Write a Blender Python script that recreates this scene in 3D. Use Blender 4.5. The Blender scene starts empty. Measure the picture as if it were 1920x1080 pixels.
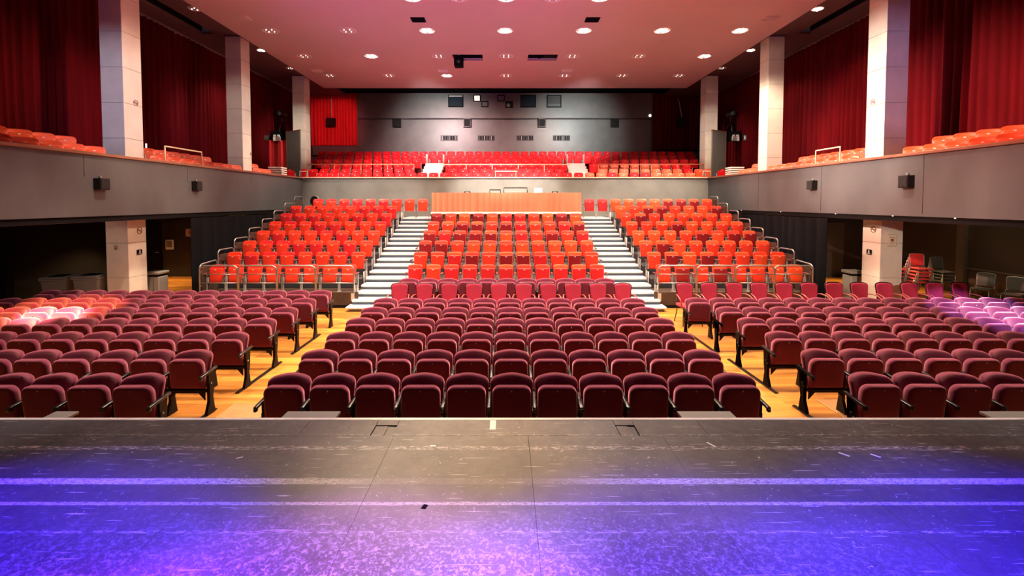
import bpy, bmesh, math, random
from math import sin, cos, pi, radians
from mathutils import Vector, Matrix
random.seed(7)
S = bpy.context.scene
COL = S.collection

# ------------------------------------------------------------------ camera, world, exposure
CAM_H = 3.03
cd = bpy.data.cameras.new('camera'); cam = bpy.data.objects.new('camera', cd); COL.objects.link(cam)
cam.location = (0, 0, CAM_H); cam.rotation_euler = (radians(90 - 2.2), 0, 0)
cd.sensor_width = 36; cd.lens = 16.5; cd.shift_x = 11 / 1920; cd.shift_y = -128 / 1920
cd.clip_start = .05; cd.clip_end = 200
S.camera = cam
S.view_settings.view_transform = 'Standard'; S.view_settings.look = 'None'
S.view_settings.gamma = 1; S.view_settings.use_curve_mapping = False
S.view_settings.exposure = 0.12
S.cycles.max_bounces = 8; S.cycles.diffuse_bounces = 5; S.cycles.glossy_bounces = 3
S.cycles.sample_clamp_indirect = 6
W = bpy.data.worlds.new('world'); S.world = W; W.use_nodes = True
W.node_tree.nodes['Background'].inputs[0].default_value = (.35, .25, .3, 1)
W.node_tree.nodes['Background'].inputs[1].default_value = .03

def aim(o, target):
    d = Vector(target) - o.location
    o.rotation_euler = d.to_track_quat('-Z', 'Y').to_euler()

def spot(name, loc, target, energy, color, angle=60, blend=.5, radius=.1):
    l = bpy.data.lights.new(name, 'SPOT'); l.energy = energy; l.color = color
    l.spot_size = radians(angle); l.spot_blend = blend; l.shadow_soft_size = radius
    o = bpy.data.objects.new(name, l); COL.objects.link(o); o.location = loc; aim(o, target)
    return o

def area(name, loc, target, energy, color, sx=1, sy=1, spread=180):
    l = bpy.data.lights.new(name, 'AREA'); l.energy = energy; l.color = color
    l.shape = 'RECTANGLE'; l.size = sx; l.size_y = sy; l.spread = radians(spread)
    o = bpy.data.objects.new(name, l); COL.objects.link(o); o.location = loc; aim(o, target)
    return o

WARM = (1, .74, .52); WHITE = (1, .88, .78)
# stage lanterns hung over the stage, behind the camera
spot('stage_lantern_blue', (-5.5, -2, 8), (-3.7, .9, .9), 30000, (.04, .006, 1), 36, .4, .1)
spot('stage_lantern_blue', (5.5, -2, 8), (3.7, .9, .9), 30000, (.02, .006, 1), 36, .4, .1)
spot('stage_lantern_blue', (1.6, -2, 8), (1.3, .9, .9), 17000, (.10, .04, 1), 35, .4, .1)
spot('stage_lantern_violet', (0, -3, 8), (-.7, 1.1, .9), 15000, (.34, .07, 1), 26, .45, .1)
spot('stage_lantern_magenta', (-2.5, -3, 8), (-2.3, .9, .9), 16000, (.40, .005, .95), 22, .7, .1)
spot('stage_lantern_magenta', (2.5, -3, 8), (2.2, .7, .9), 9000, (.5, .02, .95), 18, .7, .1)
spot('stage_lantern_warm', (-1.0, 8, 9), (-.45, 3.85, .9), 3800, (1, .74, .45), 19, 1, .1)
for hx in (-6.2, -2.2, 2.2, 6.2): spot('stage_fill_white', (hx, 9, 9), (hx, 5.2, .9), 1500, (1, .9, .85), 30, .6, .2)  # added fill, no fittings, lifting the grey front of the stage
# added rose and violet fill lights, unseen, tinting the ceiling from below
spot('ceiling_fill_rose', (-3.5, 3.5, .6), (-3.5, 14.5, 9.2), 8000, (1, .32, .38), 62, .8, .3)
spot('ceiling_fill_rose', (3.5, 3.5, .6), (3.5, 14.5, 9.2), 8000, (1, .34, .36), 62, .8, .3)
spot('ceiling_fill_violet', (-2, 1, .95), (-2, 11.5, 9.2), 6500, (.55, .2, 1), 50, .8, .3)
# house lamps of the ceiling rows above the front seats, out of the picture
for hx in (-6.3, -3.4, 0, 3.4, 6.3):
    spot('house_lamp', (hx, 8.9, 9.0), (hx, 9.6, 0), 2400, WARM, 68, .5, .2)
    spot('house_lamp', (hx, 11.4, 9.0), (hx, 11.8, 0), 2200, WARM, 90, .6, .2)
# profile spots with coloured gels catching the house
spot('profile_amber', (-4.5, 4, 8.9), (-9.3, 9.7, .85), 26000, (1, .50, .12), 12.5, .4, .05)
spot('profile_white', (-4.2, 4, 8.9), (-9.0, 9.2, .85), 80000, (1, .95, .6), 7.5, .6, .05)
spot('profile_violet', (3, -1, 6.6), (9.9, 9.6, .85), 22000, (.42, .42, 1), 8, .4, .05)
spot('profile_pink', (3, -1, 6.6), (9.9, 9.4, .85), 32000, (.75, .95, 1), 5.5, .5, .05)
spot('profile_column', (-8.2, 13, 9.0), (10.3, 13.1, 5.2), 26000, (1, .84, .66), 20, .8, .1)
spot('profile_column', (8.2, 13, 9.0), (-10.3, 13.1, 5.0), 11000, (1, .68, .45), 20, .8, .1)
spot('profile_column', (-8, 18, 9.0), (10.3, 18.8, 5.6), 5200, (1, .84, .70), 18, .8, .1)
spot('profile_column', (8, 18, 9.0), (-10.3, 18.8, 5.6), 4200, (1, .80, .64), 18, .8, .1)
spot('profile_curtain', (-8.2, 11, 9.0), (12.4, 11.0, 3.7), 20000, (1, .42, .3), 24, .9, .1)
spot('profile_curtain', (-8.2, 11, 9.0), (12.4, 16.5, 3.8), 20000, (1, .42, .3), 24, .9, .1)
spot('front_wash', (-2, -1, 7.5), (-10.6, 12.7, 5.8), 5200, (.72, .72, 1), 15, .9, .1)
spot('front_wash', (2, -1, 7.5), (10.5, 12.7, 6.4), 2600, (.62, .5, 1), 15, .9, .1)
spot('front_wash', (2, 8, 8.9), (-10.6, 18.4, 6.0), 3600, (1, .9, .82), 15, .9, .1)
spot('front_wash', (-2, 8, 8.9), (10.5, 18.4, 6.0), 3600, (1, .82, .7), 15, .9, .1)
spot('front_wash', (2, 14, 8.9), (-10.6, 24, 6.5), 8000, (1, .9, .72), 12, .9, .1)
spot('front_wash', (-2, 14, 8.9), (10.5, 24, 6.5), 7000, (1, .86, .7), 12, .9, .1)
spot('column_foot_fill', (3, 0, 4.2), (10.5, 12.7, 1.3), 3600, (1, .82, .64), 11, .8, .1)  # added low fills, no fittings, brightening the column feet
spot('column_foot_fill', (-2, 0, 4.2), (-10.4, 12.9, 1.2), 900, (1, .7, .48), 11, .8, .1)
# added key and fill lights, no fittings, over raked seats and rear balcony
for hx in (-5, 5):
    spot('rake_key_light', (hx, 12.5, 9.0), (hx, 17.5, 1.8), 1500, (1, .66, .5), 70, .7, .2)
spot('rake_key_light', (0, 12.5, 9.0), (0, 18.5, 2.6), 1800, (1, .72, .55), 55, .7, .2)
spot('gallery_key_light', (-4, 20, 9.0), (-3.5, 26, 5), 3600, (1, .45, .45), 80, .8, .2)
spot('gallery_key_light', (3.5, 20, 9.0), (1.5, 26, 5), 2200, (1, .6, .5), 70, .8, .2)
for hx in (-4.4, 4.4):
    spot('gallery_wall_fill', (hx, 21.5, 8.4), (hx * .9, 29, 7.0), 2200, (.94, 1, .96), 58, 1, .3)  # added to brighten the rear wall
spot('desk_fill', (0, 13.5, 9.0), (0, 21.8, 3.6), 13000, (1, .86, .74), 34, .8, .2)  # added to brighten the rear fascia and the drape
for hx in (-6.5, 6.5):
    spot('desk_fill', (hx, 14, 9.0), (hx, 21.8, 3.6), 4200, (1, .86, .74), 38, .8, .2)
spot('gallery_red_gel', (-6, 20, 9.0), (-10.5, 28.9, 7.6), 2400, (1, .15, .15), 26, .8, .2)
# work lamps below the side balconies
spot('corridor_lamp', (-13.6, 17.2, 2.5), (-13.4, 16.6, 0), 700, (1, .62, .25), 110, .6, .1)
spot('corridor_lamp', (12.4, 16.6, 2.5), (12.2, 16.2, 0), 700, (1, .62, .25), 110, .6, .1)
spot('recess_lamp', (12.3, 12.6, 2.5), (14.0, 14.6, .9), 120, (1, .7, .45), 120, .7, .1)
spot('recess_lamp', (-10.6, 9.8, 2.5), (-11.6, 12.6, .6), 50, (1, .8, .7), 90, .7, .1)

# ------------------------------------------------------------------ materials
MATS = {}
def mat(name, col, rough=.6, metal=0, sheen=0, sheen_tint=None, sheen_rough=.35, var=0, vscale=4, bump=0, bscale=60, spec=.5, emit=None, estr=0, coat=0, stretch=(1, 1, 1)):
    if name in MATS: return MATS[name]
    m = bpy.data.materials.new(name); m.use_nodes = True; nt = m.node_tree; N = nt.nodes; L = nt.links
    b = N['Principled BSDF']
    b.inputs['Base Color'].default_value = (*col, 1); b.inputs['Roughness'].default_value = rough
    b.inputs['Metallic'].default_value = metal; b.inputs['Specular IOR Level'].default_value = spec
    if sheen:
        b.inputs['Sheen Weight'].default_value = sheen; b.inputs['Sheen Roughness'].default_value = sheen_rough
        b.inputs['Sheen Tint'].default_value = (*(sheen_tint or (1, 1, 1)), 1)
    if coat: b.inputs['Coat Weight'].default_value = coat
    if emit: b.inputs['Emission Color'].default_value = (*emit, 1); b.inputs['Emission Strength'].default_value = estr
    tc = N.new('ShaderNodeTexCoord'); mp = N.new('ShaderNodeMapping'); mp.inputs['Scale'].default_value = stretch
    L.new(tc.outputs['Object'], mp.inputs[0])
    if var:
        n = N.new('ShaderNodeTexNoise'); n.inputs['Scale'].default_value = vscale; n.inputs['Detail'].default_value = 6
        L.new(mp.outputs[0], n.inputs[0])
        r = N.new('ShaderNodeMapRange'); r.inputs[1].default_value = .3; r.inputs[2].default_value = .7
        r.inputs[3].default_value = 1 - var; r.inputs[4].default_value = 1 + var; L.new(n.outputs[0], r.inputs[0])
        mx = N.new('ShaderNodeVectorMath'); mx.operation = 'SCALE'; mx.inputs[0].default_value = col
        L.new(r.outputs[0], mx.inputs['Scale']); L.new(mx.outputs[0], b.inputs['Base Color'])
    if bump:
        n = N.new('ShaderNodeTexNoise'); n.inputs['Scale'].default_value = bscale; n.inputs['Detail'].default_value = 4
        L.new(mp.outputs[0], n.inputs[0]); bp = N.new('ShaderNodeBump'); bp.inputs['Strength'].default_value = bump
        bp.inputs['Distance'].default_value = .02; L.new(n.outputs[0], bp.inputs['Height']); L.new(bp.outputs[0], b.inputs['Normal'])
    MATS[name] = m; return m

def wood_floor():
    m = bpy.data.materials.new('golden_parquet'); m.use_nodes = True; nt = m.node_tree; N = nt.nodes; L = nt.links
    b = N['Principled BSDF']; tc = N.new('ShaderNodeTexCoord')
    br = N.new('ShaderNodeTexBrick'); br.inputs['Scale'].default_value = 1; br.inputs['Brick Width'].default_value = 1.4
    br.inputs['Row Height'].default_value = .11; br.inputs['Mortar Size'].default_value = .0015; br.inputs['Bias'].default_value = 0
    br.inputs['Color1'].default_value = (.60, .26, .050, 1); br.inputs['Color2'].default_value = (.31, .11, .018, 1)
    br.inputs['Mortar'].default_value = (.2, .08, .02, 1)
    L.new(tc.outputs['Object'], br.inputs[0])
    mp = N.new('ShaderNodeMapping'); mp.inputs['Scale'].default_value = (1.2, 14, 1); L.new(tc.outputs['Object'], mp.inputs[0])
    n = N.new('ShaderNodeTexNoise'); n.inputs['Scale'].default_value = 2; n.inputs['Detail'].default_value = 8; L.new(mp.outputs[0], n.inputs[0])
    r = N.new('ShaderNodeMapRange'); r.inputs[1].default_value = .3; r.inputs[2].default_value = .7; r.inputs[3].default_value = .75; r.inputs[4].default_value = 1.25
    L.new(n.outputs[0], r.inputs[0]); v = N.new('ShaderNodeVectorMath'); v.operation = 'SCALE'
    L.new(br.outputs[0], v.inputs[0]); L.new(r.outputs[0], v.inputs['Scale']); L.new(v.outputs[0], b.inputs['Base Color'])
    b.inputs['Roughness'].default_value = .3
    return m

def stage_mat():
    m = bpy.data.materials.new('scuffed_black_stage_paint'); m.use_nodes = True; nt = m.node_tree; N = nt.nodes; L = nt.links
    b = N['Principled BSDF']; g = N.new('ShaderNodeNewGeometry'); pos = g.outputs['Position']
    def noise(sc, scale, detail=6, rough=.6, dist=0):
        mp = N.new('ShaderNodeMapping'); mp.inputs['Scale'].default_value = sc; L.new(pos, mp.inputs[0])
        n = N.new('ShaderNodeTexNoise'); n.inputs['Scale'].default_value = scale; n.inputs['Detail'].default_value = detail
        n.inputs['Roughness'].default_value = rough; n.inputs['Distortion'].default_value = dist; L.new(mp.outputs[0], n.inputs[0]); return n.outputs[0]
    def ramp(x, a, c, lo=0., hi=1.):
        r = N.new('ShaderNodeMapRange'); r.inputs[1].default_value = a; r.inputs[2].default_value = c; r.inputs[3].default_value = lo; r.inputs[4].default_value = hi
        L.new(x, r.inputs[0]); return r.outputs[0]
    def mth(op, a, c):
        q = N.new('ShaderNodeMath'); q.operation = op
        for i, x in enumerate((a, c)):
            if isinstance(x, (int, float)): q.inputs[i].default_value = x
            else: L.new(x, q.inputs[i])
        return q.outputs[0]
    sp = N.new('ShaderNodeSeparateXYZ'); L.new(pos, sp.inputs[0]); X, Y = sp.outputs[0], sp.outputs[1]
    def band(c, w, axis=Y):   # 1 inside a strip of tape or paint
        return ramp(mth('ABSOLUTE', mth('SUBTRACT', axis, c), 0), w * .5, w * .5 + .006, 1, 0)
    # painted / taped lines worn through in places
    wear1 = ramp(noise((6, 26, 1), 3, 8, .75, .4), .50, .60)
    wear2 = ramp(noise((10, 30, 1), 4, 8, .8, .6), .42, .56)
    side = ramp(mth('ABSOLUTE', mth('ADD', X, .3), 0), .6, 1.5, .15, 1)
    l1 = mth('MULTIPLY', mth('MULTIPLY', band(3.985, .055), wear1), .85)
    l2 = mth('MULTIPLY', mth('MULTIPLY', band(3.50, .07), wear2), side)
    l3 = mth('MULTIPLY', mth('MULTIPLY', band(3.235, .028), wear2), .8)
    l4 = mth('MULTIPLY', mth('MULTIPLY', band(4.21, .02), wear1), .6)
    l5 = mth('MULTIPLY', mth('MULTIPLY', band(2.95, .018), wear1), .7)
    # chips: small bright flakes, denser up-stage where the paint has worn off
    chip = ramp(noise((1, 1, 1), 38, 3, .6, .8), .655, .70)
    chipmask = ramp(noise((1, 1, 1), 2.2, 4), .42, .62, 0, 1)
    chip = mth('MULTIPLY', chip, chipmask)
    near = ramp(Y, 3.25, 2.5, 0, 1)
    cen = ramp(mth('ABSOLUTE', mth('ADD', X, .5), 0), .6, 3.2, 1, .08)
    patch = mth('MULTIPLY', mth('MULTIPLY', ramp(noise((1, 1, 1), 34, 9, .78, .6), .50, .60), near), cen)
    scr = mth('MULTIPLY', ramp(noise((1.2, 22, 1), 3.2, 5, .6, 0), .68, .72), .35)
    mp2 = N.new('ShaderNodeMapping'); mp2.inputs['Rotation'].default_value = (0, 0, radians(38)); mp2.inputs['Scale'].default_value = (1.2, 26, 1); L.new(pos, mp2.inputs[0])
    n2 = N.new('ShaderNodeTexNoise'); n2.inputs['Scale'].default_value = 2.4; n2.inputs['Detail'].default_value = 4; L.new(mp2.outputs[0], n2.inputs[0])
    scr2 = mth('MULTIPLY', ramp(n2.outputs[0], .66, .71), .75)
    tot = l1
    for q in (l2, l3, l4, l5, chip, patch, scr, scr2): tot = mth('MAXIMUM', tot, q)
    tot = mth('MINIMUM', tot, 1)
    basev = ramp(noise((1, 1, 1), 1.6, 7), .3, .7, .75, 1.3)
    worn = ramp(mth('ABSOLUTE', mth('ADD', X, .45), 0), .4, 2.6, 1, 0)   # lighter, warmer base towards the middle of the deck
    mixb = N.new('ShaderNodeMix'); mixb.data_type = 'RGBA'; mixb.inputs[6].default_value = (.055, .05, .05, 1); mixb.inputs[7].default_value = (.16, .14, .115, 1); L.new(worn, mixb.inputs[0])
    v = N.new('ShaderNodeVectorMath'); v.operation = 'SCALE'; L.new(mixb.outputs[2], v.inputs[0]); L.new(basev, v.inputs['Scale'])
    mx = N.new('ShaderNodeMix'); mx.data_type = 'RGBA'; mx.inputs[7].default_value = (.62, .58, .54, 1); L.new(tot, mx.inputs[0]); L.new(v.outputs[0], mx.inputs[6])
    L.new(mx.outputs[2], b.inputs['Base Color'])
    L.new(ramp(noise((1, 1, 1), 9, 6), .3, .7, .34, .6), b.inputs['Roughness'])
    bp = N.new('ShaderNodeBump'); bp.inputs['Strength'].default_value = .25; bp.inputs['Distance'].default_value = .004; L.new(noise((1, 1, 1), 40, 6), bp.inputs['Height']); L.new(bp.outputs[0], b.inputs['Normal'])
    return m

M = dict(
    velvet=mat('maroon_velvet', (.100, .004, .031), .85, sheen=1, sheen_rough=.5, sheen_tint=(1, .38, .43), var=.12, vscale=9, spec=.2),
    black=mat('black_enamel', (.008, .007, .007), .3, spec=.4),
    matblack=mat('matt_black', (.007, .006, .007), .9, spec=.08),
    frameblack=mat('black_powder_coat_frame', (.010, .007, .007), .55, spec=.15),
    rubber=mat('dark_bolt_steel', (.35, .33, .32), .35, metal=.9),
    steel=mat('brushed_steel', (.34, .34, .35), .38, metal=.8),
    lightsteel=mat('pale_powder_coat', (.42, .41, .41), .45),
    stepgrey=mat('pale_aluminium_tread', (.62, .66, .70), .4, var=.08, vscale=20),
    riser=mat('slate_riser', (.10, .14, .19), .55),
    white=mat('white_paint', (.8, .78, .74), .5),
    brown=mat('dark_brown_ply', (.045, .026, .018), .55, var=.2, vscale=6),
    grey=mat('grey_fascia_paint', (.068, .073, .082), .5, var=.2, vscale=1.1, bump=.15, bscale=9, stretch=(1, 1, .5)),
    backgrey=mat('charcoal_wall_paint', (.135, .135, .13), .38, var=.14, vscale=1.5, bump=.1, bscale=5),
    ceiling=mat('ceiling_plaster', (.60, .38, .40), .7, var=.04, vscale=.6),  # pink bounce from the red seats put into the base colour
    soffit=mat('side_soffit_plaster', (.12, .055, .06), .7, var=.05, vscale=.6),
    darkwall=mat('dark_wall_paint', (.022, .018, .017), .45, var=.2, vscale=1.5),
    curtain=mat('crimson_curtain', (.085, .002, .004), .9, spec=.06, var=.2, vscale=3, stretch=(1, 1, .15)),
    redcurtain=mat('bright_red_curtain', (.55, .008, .012), .8, sheen=.3, sheen_tint=(1, .4, .4), var=.2, vscale=3, stretch=(1, 1, .15)),
    blackdrape=mat('black_serge_drape', (.004, .004, .006), .95, spec=.1, var=.2, vscale=3),
    marble=mat('cream_marble', (.74, .68, .60), .22, var=.07, vscale=2.2),
    wood=mat('red_brown_wood_cap', (.20, .085, .055), .35, var=.2, vscale=5, stretch=(1, .2, 1)),
    salmon=mat('salmon_drape', (.86, .19, .10), .75, sheen=.4, sheen_tint=(1, .7, .5), var=.12, vscale=3, stretch=(1, 1, .2)),
    red1=mat('scarlet_plastic', (.78, .045, .020), .38),
    red2=mat('orange_red_plastic', (.86, .085, .025), .38),
    red3=mat('crimson_plastic', (.62, .018, .022), .4),
    red4=mat('dark_red_plastic', (.24, .008, .012), .42),
    balred=mat('balcony_red_plastic', (.74, .003, .010), .55, spec=.25),
    balorange=mat('balcony_orange_plastic', (.80, .10, .030), .4),
    plate=mat('white_seat_number_plate', (.85, .82, .78), .4),
    magenta=mat('magenta_chair_fabric', (.30, .008, .040), .8, sheen=.5, sheen_tint=(1, .4, .5), var=.1, vscale=8),
    redfab=mat('red_chair_fabric', (.55, .02, .02), .8, sheen=.4, sheen_tint=(1, .5, .4)),
    greyfab=mat('grey_chair_fabric', (.07, .075, .065), .85, sheen=.2),
    bin=mat('pale_grey_bin_plastic', (.42, .40, .36), .5),
    binlow=mat('grey_wheelie_plastic', (.17, .165, .16), .5),
    glass=mat('dark_booth_glass', (.02, .035, .045), .08, spec=.8),
    bulb=mat('lit_lamp', (1, .9, .8), .4, emit=(1, .84, .66), estr=60),
    dimbulb=mat('dim_lamp', (1, .9, .8), .4, emit=(1, .86, .74), estr=2),
    rim=mat('ceiling_trim_metal', (.85, .68, .66), .3, metal=.2),
    signwhite=mat('sign_white', (.8, .8, .76), .5, emit=(.9, 1, .9), estr=.25),
    signgreen=mat('sign_green', (.03, .16, .08), .5),
    symbol=mat('brown_print', (.22, .08, .05), .6),
    paper=mat('paper', (.85, .85, .85), .7),
    wallgloss=mat('dark_olive_gloss_wall', (.045, .038, .028), .25, var=.15, vscale=1),
)
M['tier'] = mat('tier_black_vinyl', (.022, .026, .034), .6); M['floor'] = wood_floor(); M['stage'] = stage_mat()

# ------------------------------------------------------------------ mesh helpers
class MB:
    def __init__(s): s.v = []; s.f = []; s.sm = []; s.mi = []
    def add(s, vs, fs, smooth=False, mi=0):
        o = len(s.v); s.v += [tuple(v) for v in vs]
        for f in fs: s.f.append([i + o for i in f]); s.sm.append(smooth); s.mi.append(mi)
    def box(s, x0, x1, y0, y1, z0, z1, mi=0):
        if x0 > x1: x0, x1 = x1, x0
        if y0 > y1: y0, y1 = y1, y0
        if z0 > z1: z0, z1 = z1, z0
        s.add([(x0, y0, z0), (x1, y0, z0), (x1, y1, z0), (x0, y1, z0), (x0, y0, z1), (x1, y0, z1), (x1, y1, z1), (x0, y1, z1)],
              [(0, 3, 2, 1), (4, 5, 6, 7), (0, 1, 5, 4), (1, 2, 6, 5), (2, 3, 7, 6), (3, 0, 4, 7)], False, mi)
        return s
    def cbox(s, x0, x1, y0, y1, z0, z1, c=.01, mi=0, xf=None, smooth=False):
        if x0 > x1: x0, x1 = x1, x0
        if y0 > y1: y0, y1 = y1, y0
        bm = bmesh.new(); bmesh.ops.create_cube(bm, size=1)
        for v in bm.verts: v.co = Vector(((x0 + x1) / 2 + v.co.x * (x1 - x0), (y0 + y1) / 2 + v.co.y * (y1 - y0), (z0 + z1) / 2 + v.co.z * (z1 - z0)))
        bmesh.ops.bevel(bm, geom=bm.edges[:], offset=c, segments=2 if smooth else 1, affect='EDGES', profile=.5)
        if xf is not None: bm.transform(xf)
        bm.verts.index_update()
        s.add([v.co for v in bm.verts], [[v.index for v in f.verts] for f in bm.faces], smooth, mi); bm.free(); return s
    def tube(s, pts, r, n=8, mi=0, closed=False):
        pts = [Vector(p) for p in pts]; vs = []; k = len(pts); up = None
        for i, p in enumerate(pts):
            a = pts[i - 1] if (i or closed) else p; b = pts[(i + 1) % k] if (i < k - 1 or closed) else p
            t = (b - a).normalized()
            if up is None: up = Vector((0, 0, 1)) if abs(t.z) < .9 else Vector((0, 1, 0))
            u = t.cross(up); u = u.normalized() if u.length > 1e-4 else Vector((1, 0, 0)); w = u.cross(t).normalized(); up = w
            for j in range(n):
                q = 2 * pi * j / n; vs.append(p + u * (r * cos(q)) + w * (r * sin(q)))
        fs = []
        for i in range(k if closed else k - 1):
            for j in range(n):
                a = i * n + j; b = i * n + (j + 1) % n; c = ((i + 1) % k) * n + (j + 1) % n; d = ((i + 1) % k) * n + j
                fs.append((a, b, c, d))
        if not closed: fs += [tuple(range(n))[::-1], tuple(range((k - 1) * n, k * n))]
        s.add(vs, fs, True, mi); return s
    def prism(s, poly, axis, a, b, mi=0):   # poly in the two other axes
        n = len(poly); put = {'x': lambda p, t: (t, p[0], p[1]), 'y': lambda p, t: (p[0], t, p[1]), 'z': lambda p, t: (p[0], p[1], t)}[axis]
        s.add([put(p, a) for p in poly] + [put(p, b) for p in poly],
              [tuple(range(n)), tuple(range(2 * n - 1, n - 1, -1))] + [(i, i + n, (i + 1) % n + n, (i + 1) % n) for i in range(n)], False, mi); return s
    def lathe(s, prof, n=16, c=(0, 0, 0), mi=0, axis='z'):
        vs = []; fs = []
        for r, z in prof:
            for j in range(n):
                q = 2 * pi * j / n; p = (r * cos(q), r * sin(q), z)
                if axis == 'y': p = (p[0], z, p[1])
                if axis == 'x': p = (z, p[0], p[1])
                vs.append((p[0] + c[0], p[1] + c[1], p[2] + c[2]))
        for i in range(len(prof) - 1):
            for j in range(n): fs.append((i * n + j, i * n + (j + 1) % n, (i + 1) * n + (j + 1) % n, (i + 1) * n + j))
        fs += [tuple(range(n))[::-1], tuple(range((len(prof) - 1) * n, len(prof) * n))]
        s.add(vs, fs, True, mi); return s
    def pillow(s, outline, thick, rim, warp=None, mi=0, back=True):
        """outline in XZ; slab from y=0 (front, rounded edge) back to y=thick; warp(x,z)->dy."""
        cx = sum(p[0] for p in outline) / len(outline); cz = sum(p[1] for p in outline) / len(outline)
        hx = max(abs(p[0] - cx) for p in outline); hz = max(abs(p[1] - cz) for p in outline)
        def ring(ins): return [(cx + (p[0] - cx) * (1 - ins / hx), cz + (p[1] - cz) * (1 - ins / hz)) for p in outline]
        big = min(hx, hz)
        seq = [(big * .62, 0 - rim * .12), (big * .3, -rim * .06), (rim, 0), (rim * .3, rim * .25), (0, rim), (0, thick - rim * .4), (rim * .5, thick), (big * .5, thick)]
        vs = []; n = len(outline)
        for ins, y in seq:
            for (x, z) in ring(ins): vs.append((x, y + (warp(x, z) if warp else 0), z))
        fs = [tuple(range(n))]
        for i in range(len(seq) - 1):
            for j in range(n): fs.append((i * n + j, (i + 1) * n + j, (i + 1) * n + (j + 1) % n, i * n + (j + 1) % n))
        fs.append(tuple(range(len(seq) * n - 1, (len(seq) - 1) * n - 1, -1)))
        s.add(vs, fs, True, mi); return s
    def mesh(s, name, mats):
        me = bpy.data.meshes.new(name); me.from_pydata(s.v, [], s.f)
        for m in (mats if isinstance(mats, (list, tuple)) else [mats]): me.materials.append(m)
        me.polygons.foreach_set('use_smooth', s.sm); me.polygons.foreach_set('material_index', s.mi)
        bm = bmesh.new(); bm.from_mesh(me); bmesh.ops.recalc_face_normals(bm, faces=bm.faces[:]); bm.to_mesh(me); bm.free()
        me.update(); return me

def tag(o, label=None, cat=None, group=None, kind=None):
    if label: o['label'] = label
    if cat: o['category'] = cat
    if group: o['group'] = group
    if kind: o['kind'] = kind
    return o
def put(name, me, parent=None, loc=None, rz=0):
    o = bpy.data.objects.new(name, me); COL.objects.link(o)
    if parent is not None: o.parent = parent
    if loc: o.location = loc
    if rz: o.rotation_euler[2] = rz
    return o
def part(name, mb, m, parent, loc=None, rz=0): return put(name, mb.mesh(name, m), parent, loc, rz)
def thing(name, label, cat, loc=(0, 0, 0), rz=0, group=None):
    o = bpy.data.objects.new(name, None); COL.objects.link(o); o.location = loc; o.rotation_euler = (0, 0, rz); o.empty_display_size = .1
    return tag(o, label, cat, group)
def struct(name, mb, m, parent=None):
    o = part(name, mb, m, parent)
    if parent is None: o['kind'] = 'structure'
    return o
def kids(o): return KIDS.get(o.name, [])
def copy_tree(o, loc=None, rz=0, label=None, group=None, parent=None):
    c = o.copy(); COL.objects.link(c)
    if parent is not None: c.parent = parent
    else:
        c.location = loc; c.rotation_euler = (0, 0, rz)
        if label: c['label'] = label
        if group: c['group'] = group
    out = [c]
    for ch in o.children: out += copy_tree(ch, parent=c)
    return out
def setmat(o, m):
    o.material_slots[0].link = 'OBJECT'; o.material_slots[0].material = m
def rrect(x0, x1, z0, z1, rt, rb, arch=0, nseg=6, taper=0):
    """rounded rectangle outline, counter-clockwise; arch raises the middle of the top, taper narrows the bottom"""
    pts = []
    def corner(cx, cz, r, a0):
        for i in range(nseg + 1):
            a = a0 + pi / 2 * i / nseg; pts.append((cx + r * cos(a), cz + r * sin(a)))
    corner(x1 - rb, z0 + rb, rb, -pi / 2); corner(x1 - rt, z1 - rt, rt, 0)
    for i in range(1, 6): pts.append((x1 - rt + (x0 + rt - x1 + rt) * i / 6, z1))
    corner(x0 + rt, z1 - rt, rt, pi / 2); corner(x0 + rb, z0 + rb, rb, pi)
    out = []
    for x, z in pts:
        t = (z - z0) / (z1 - z0); q = x / ((x1 - x0) / 2)
        out.append((x * (1 - taper * (1 - t)), z + (arch * (1 - q * q) - arch) * max(0, (t - .5) * 2)))
    return out
ORD = ['zeroth', 'first', 'second', 'third', 'fourth', 'fifth', 'sixth', 'seventh', 'eighth', 'ninth', 'tenth', 'eleventh', 'twelfth', 'thirteenth', 'fourteenth', 'fifteenth', 'sixteenth', 'seventeenth', 'eighteenth', 'nineteenth', 'twentieth']
for a in ('twenty', 'thirty', 'forty'):
    if a != 'twenty': ORD.append({'thirty': 'thirtieth', 'forty': 'fortieth'}[a])
    ORD += [a + '-' + ORD[i] for i in range(1, 10)]

# ================================================================== SETTING
# ---- floor
struct('floor', MB().box(-15.2, 15.2, 4.4, 30, -.2, 0), M['floor'])
# floor hatches in the aisles at the stage foot
def hatch(x0, x1, y0, y1, label):
    t = thing('floor_hatch', label, 'hatch', (0, 0, 0))
    part('cover', MB().cbox(x0, x1, y0, y1, .0, .006, .002), mat('hatch_wood', (.42, .19, .07), .4, var=.2, vscale=5, stretch=(1, 6, 1)), t)
    e = MB(); w = .018
    e.box(x0 - w, x0, y0, y1 + w, 0, .01); e.box(x1, x1 + w, y0, y1 + w, 0, .01); e.box(x0, x1, y1, y1 + w, 0, .01)
    part('edge_strip', e, mat('brass_strip', (.75, .5, .25), .35, metal=.7), t)
hatch(-4.05, -3.02, 6.0, 6.9, 'square wooden floor hatch in the aisle beside the bin-side seat block')
hatch(4.75, 5.6, 6.0, 7.05, 'square wooden floor hatch under seats of the block before stacked chairs')

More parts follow.
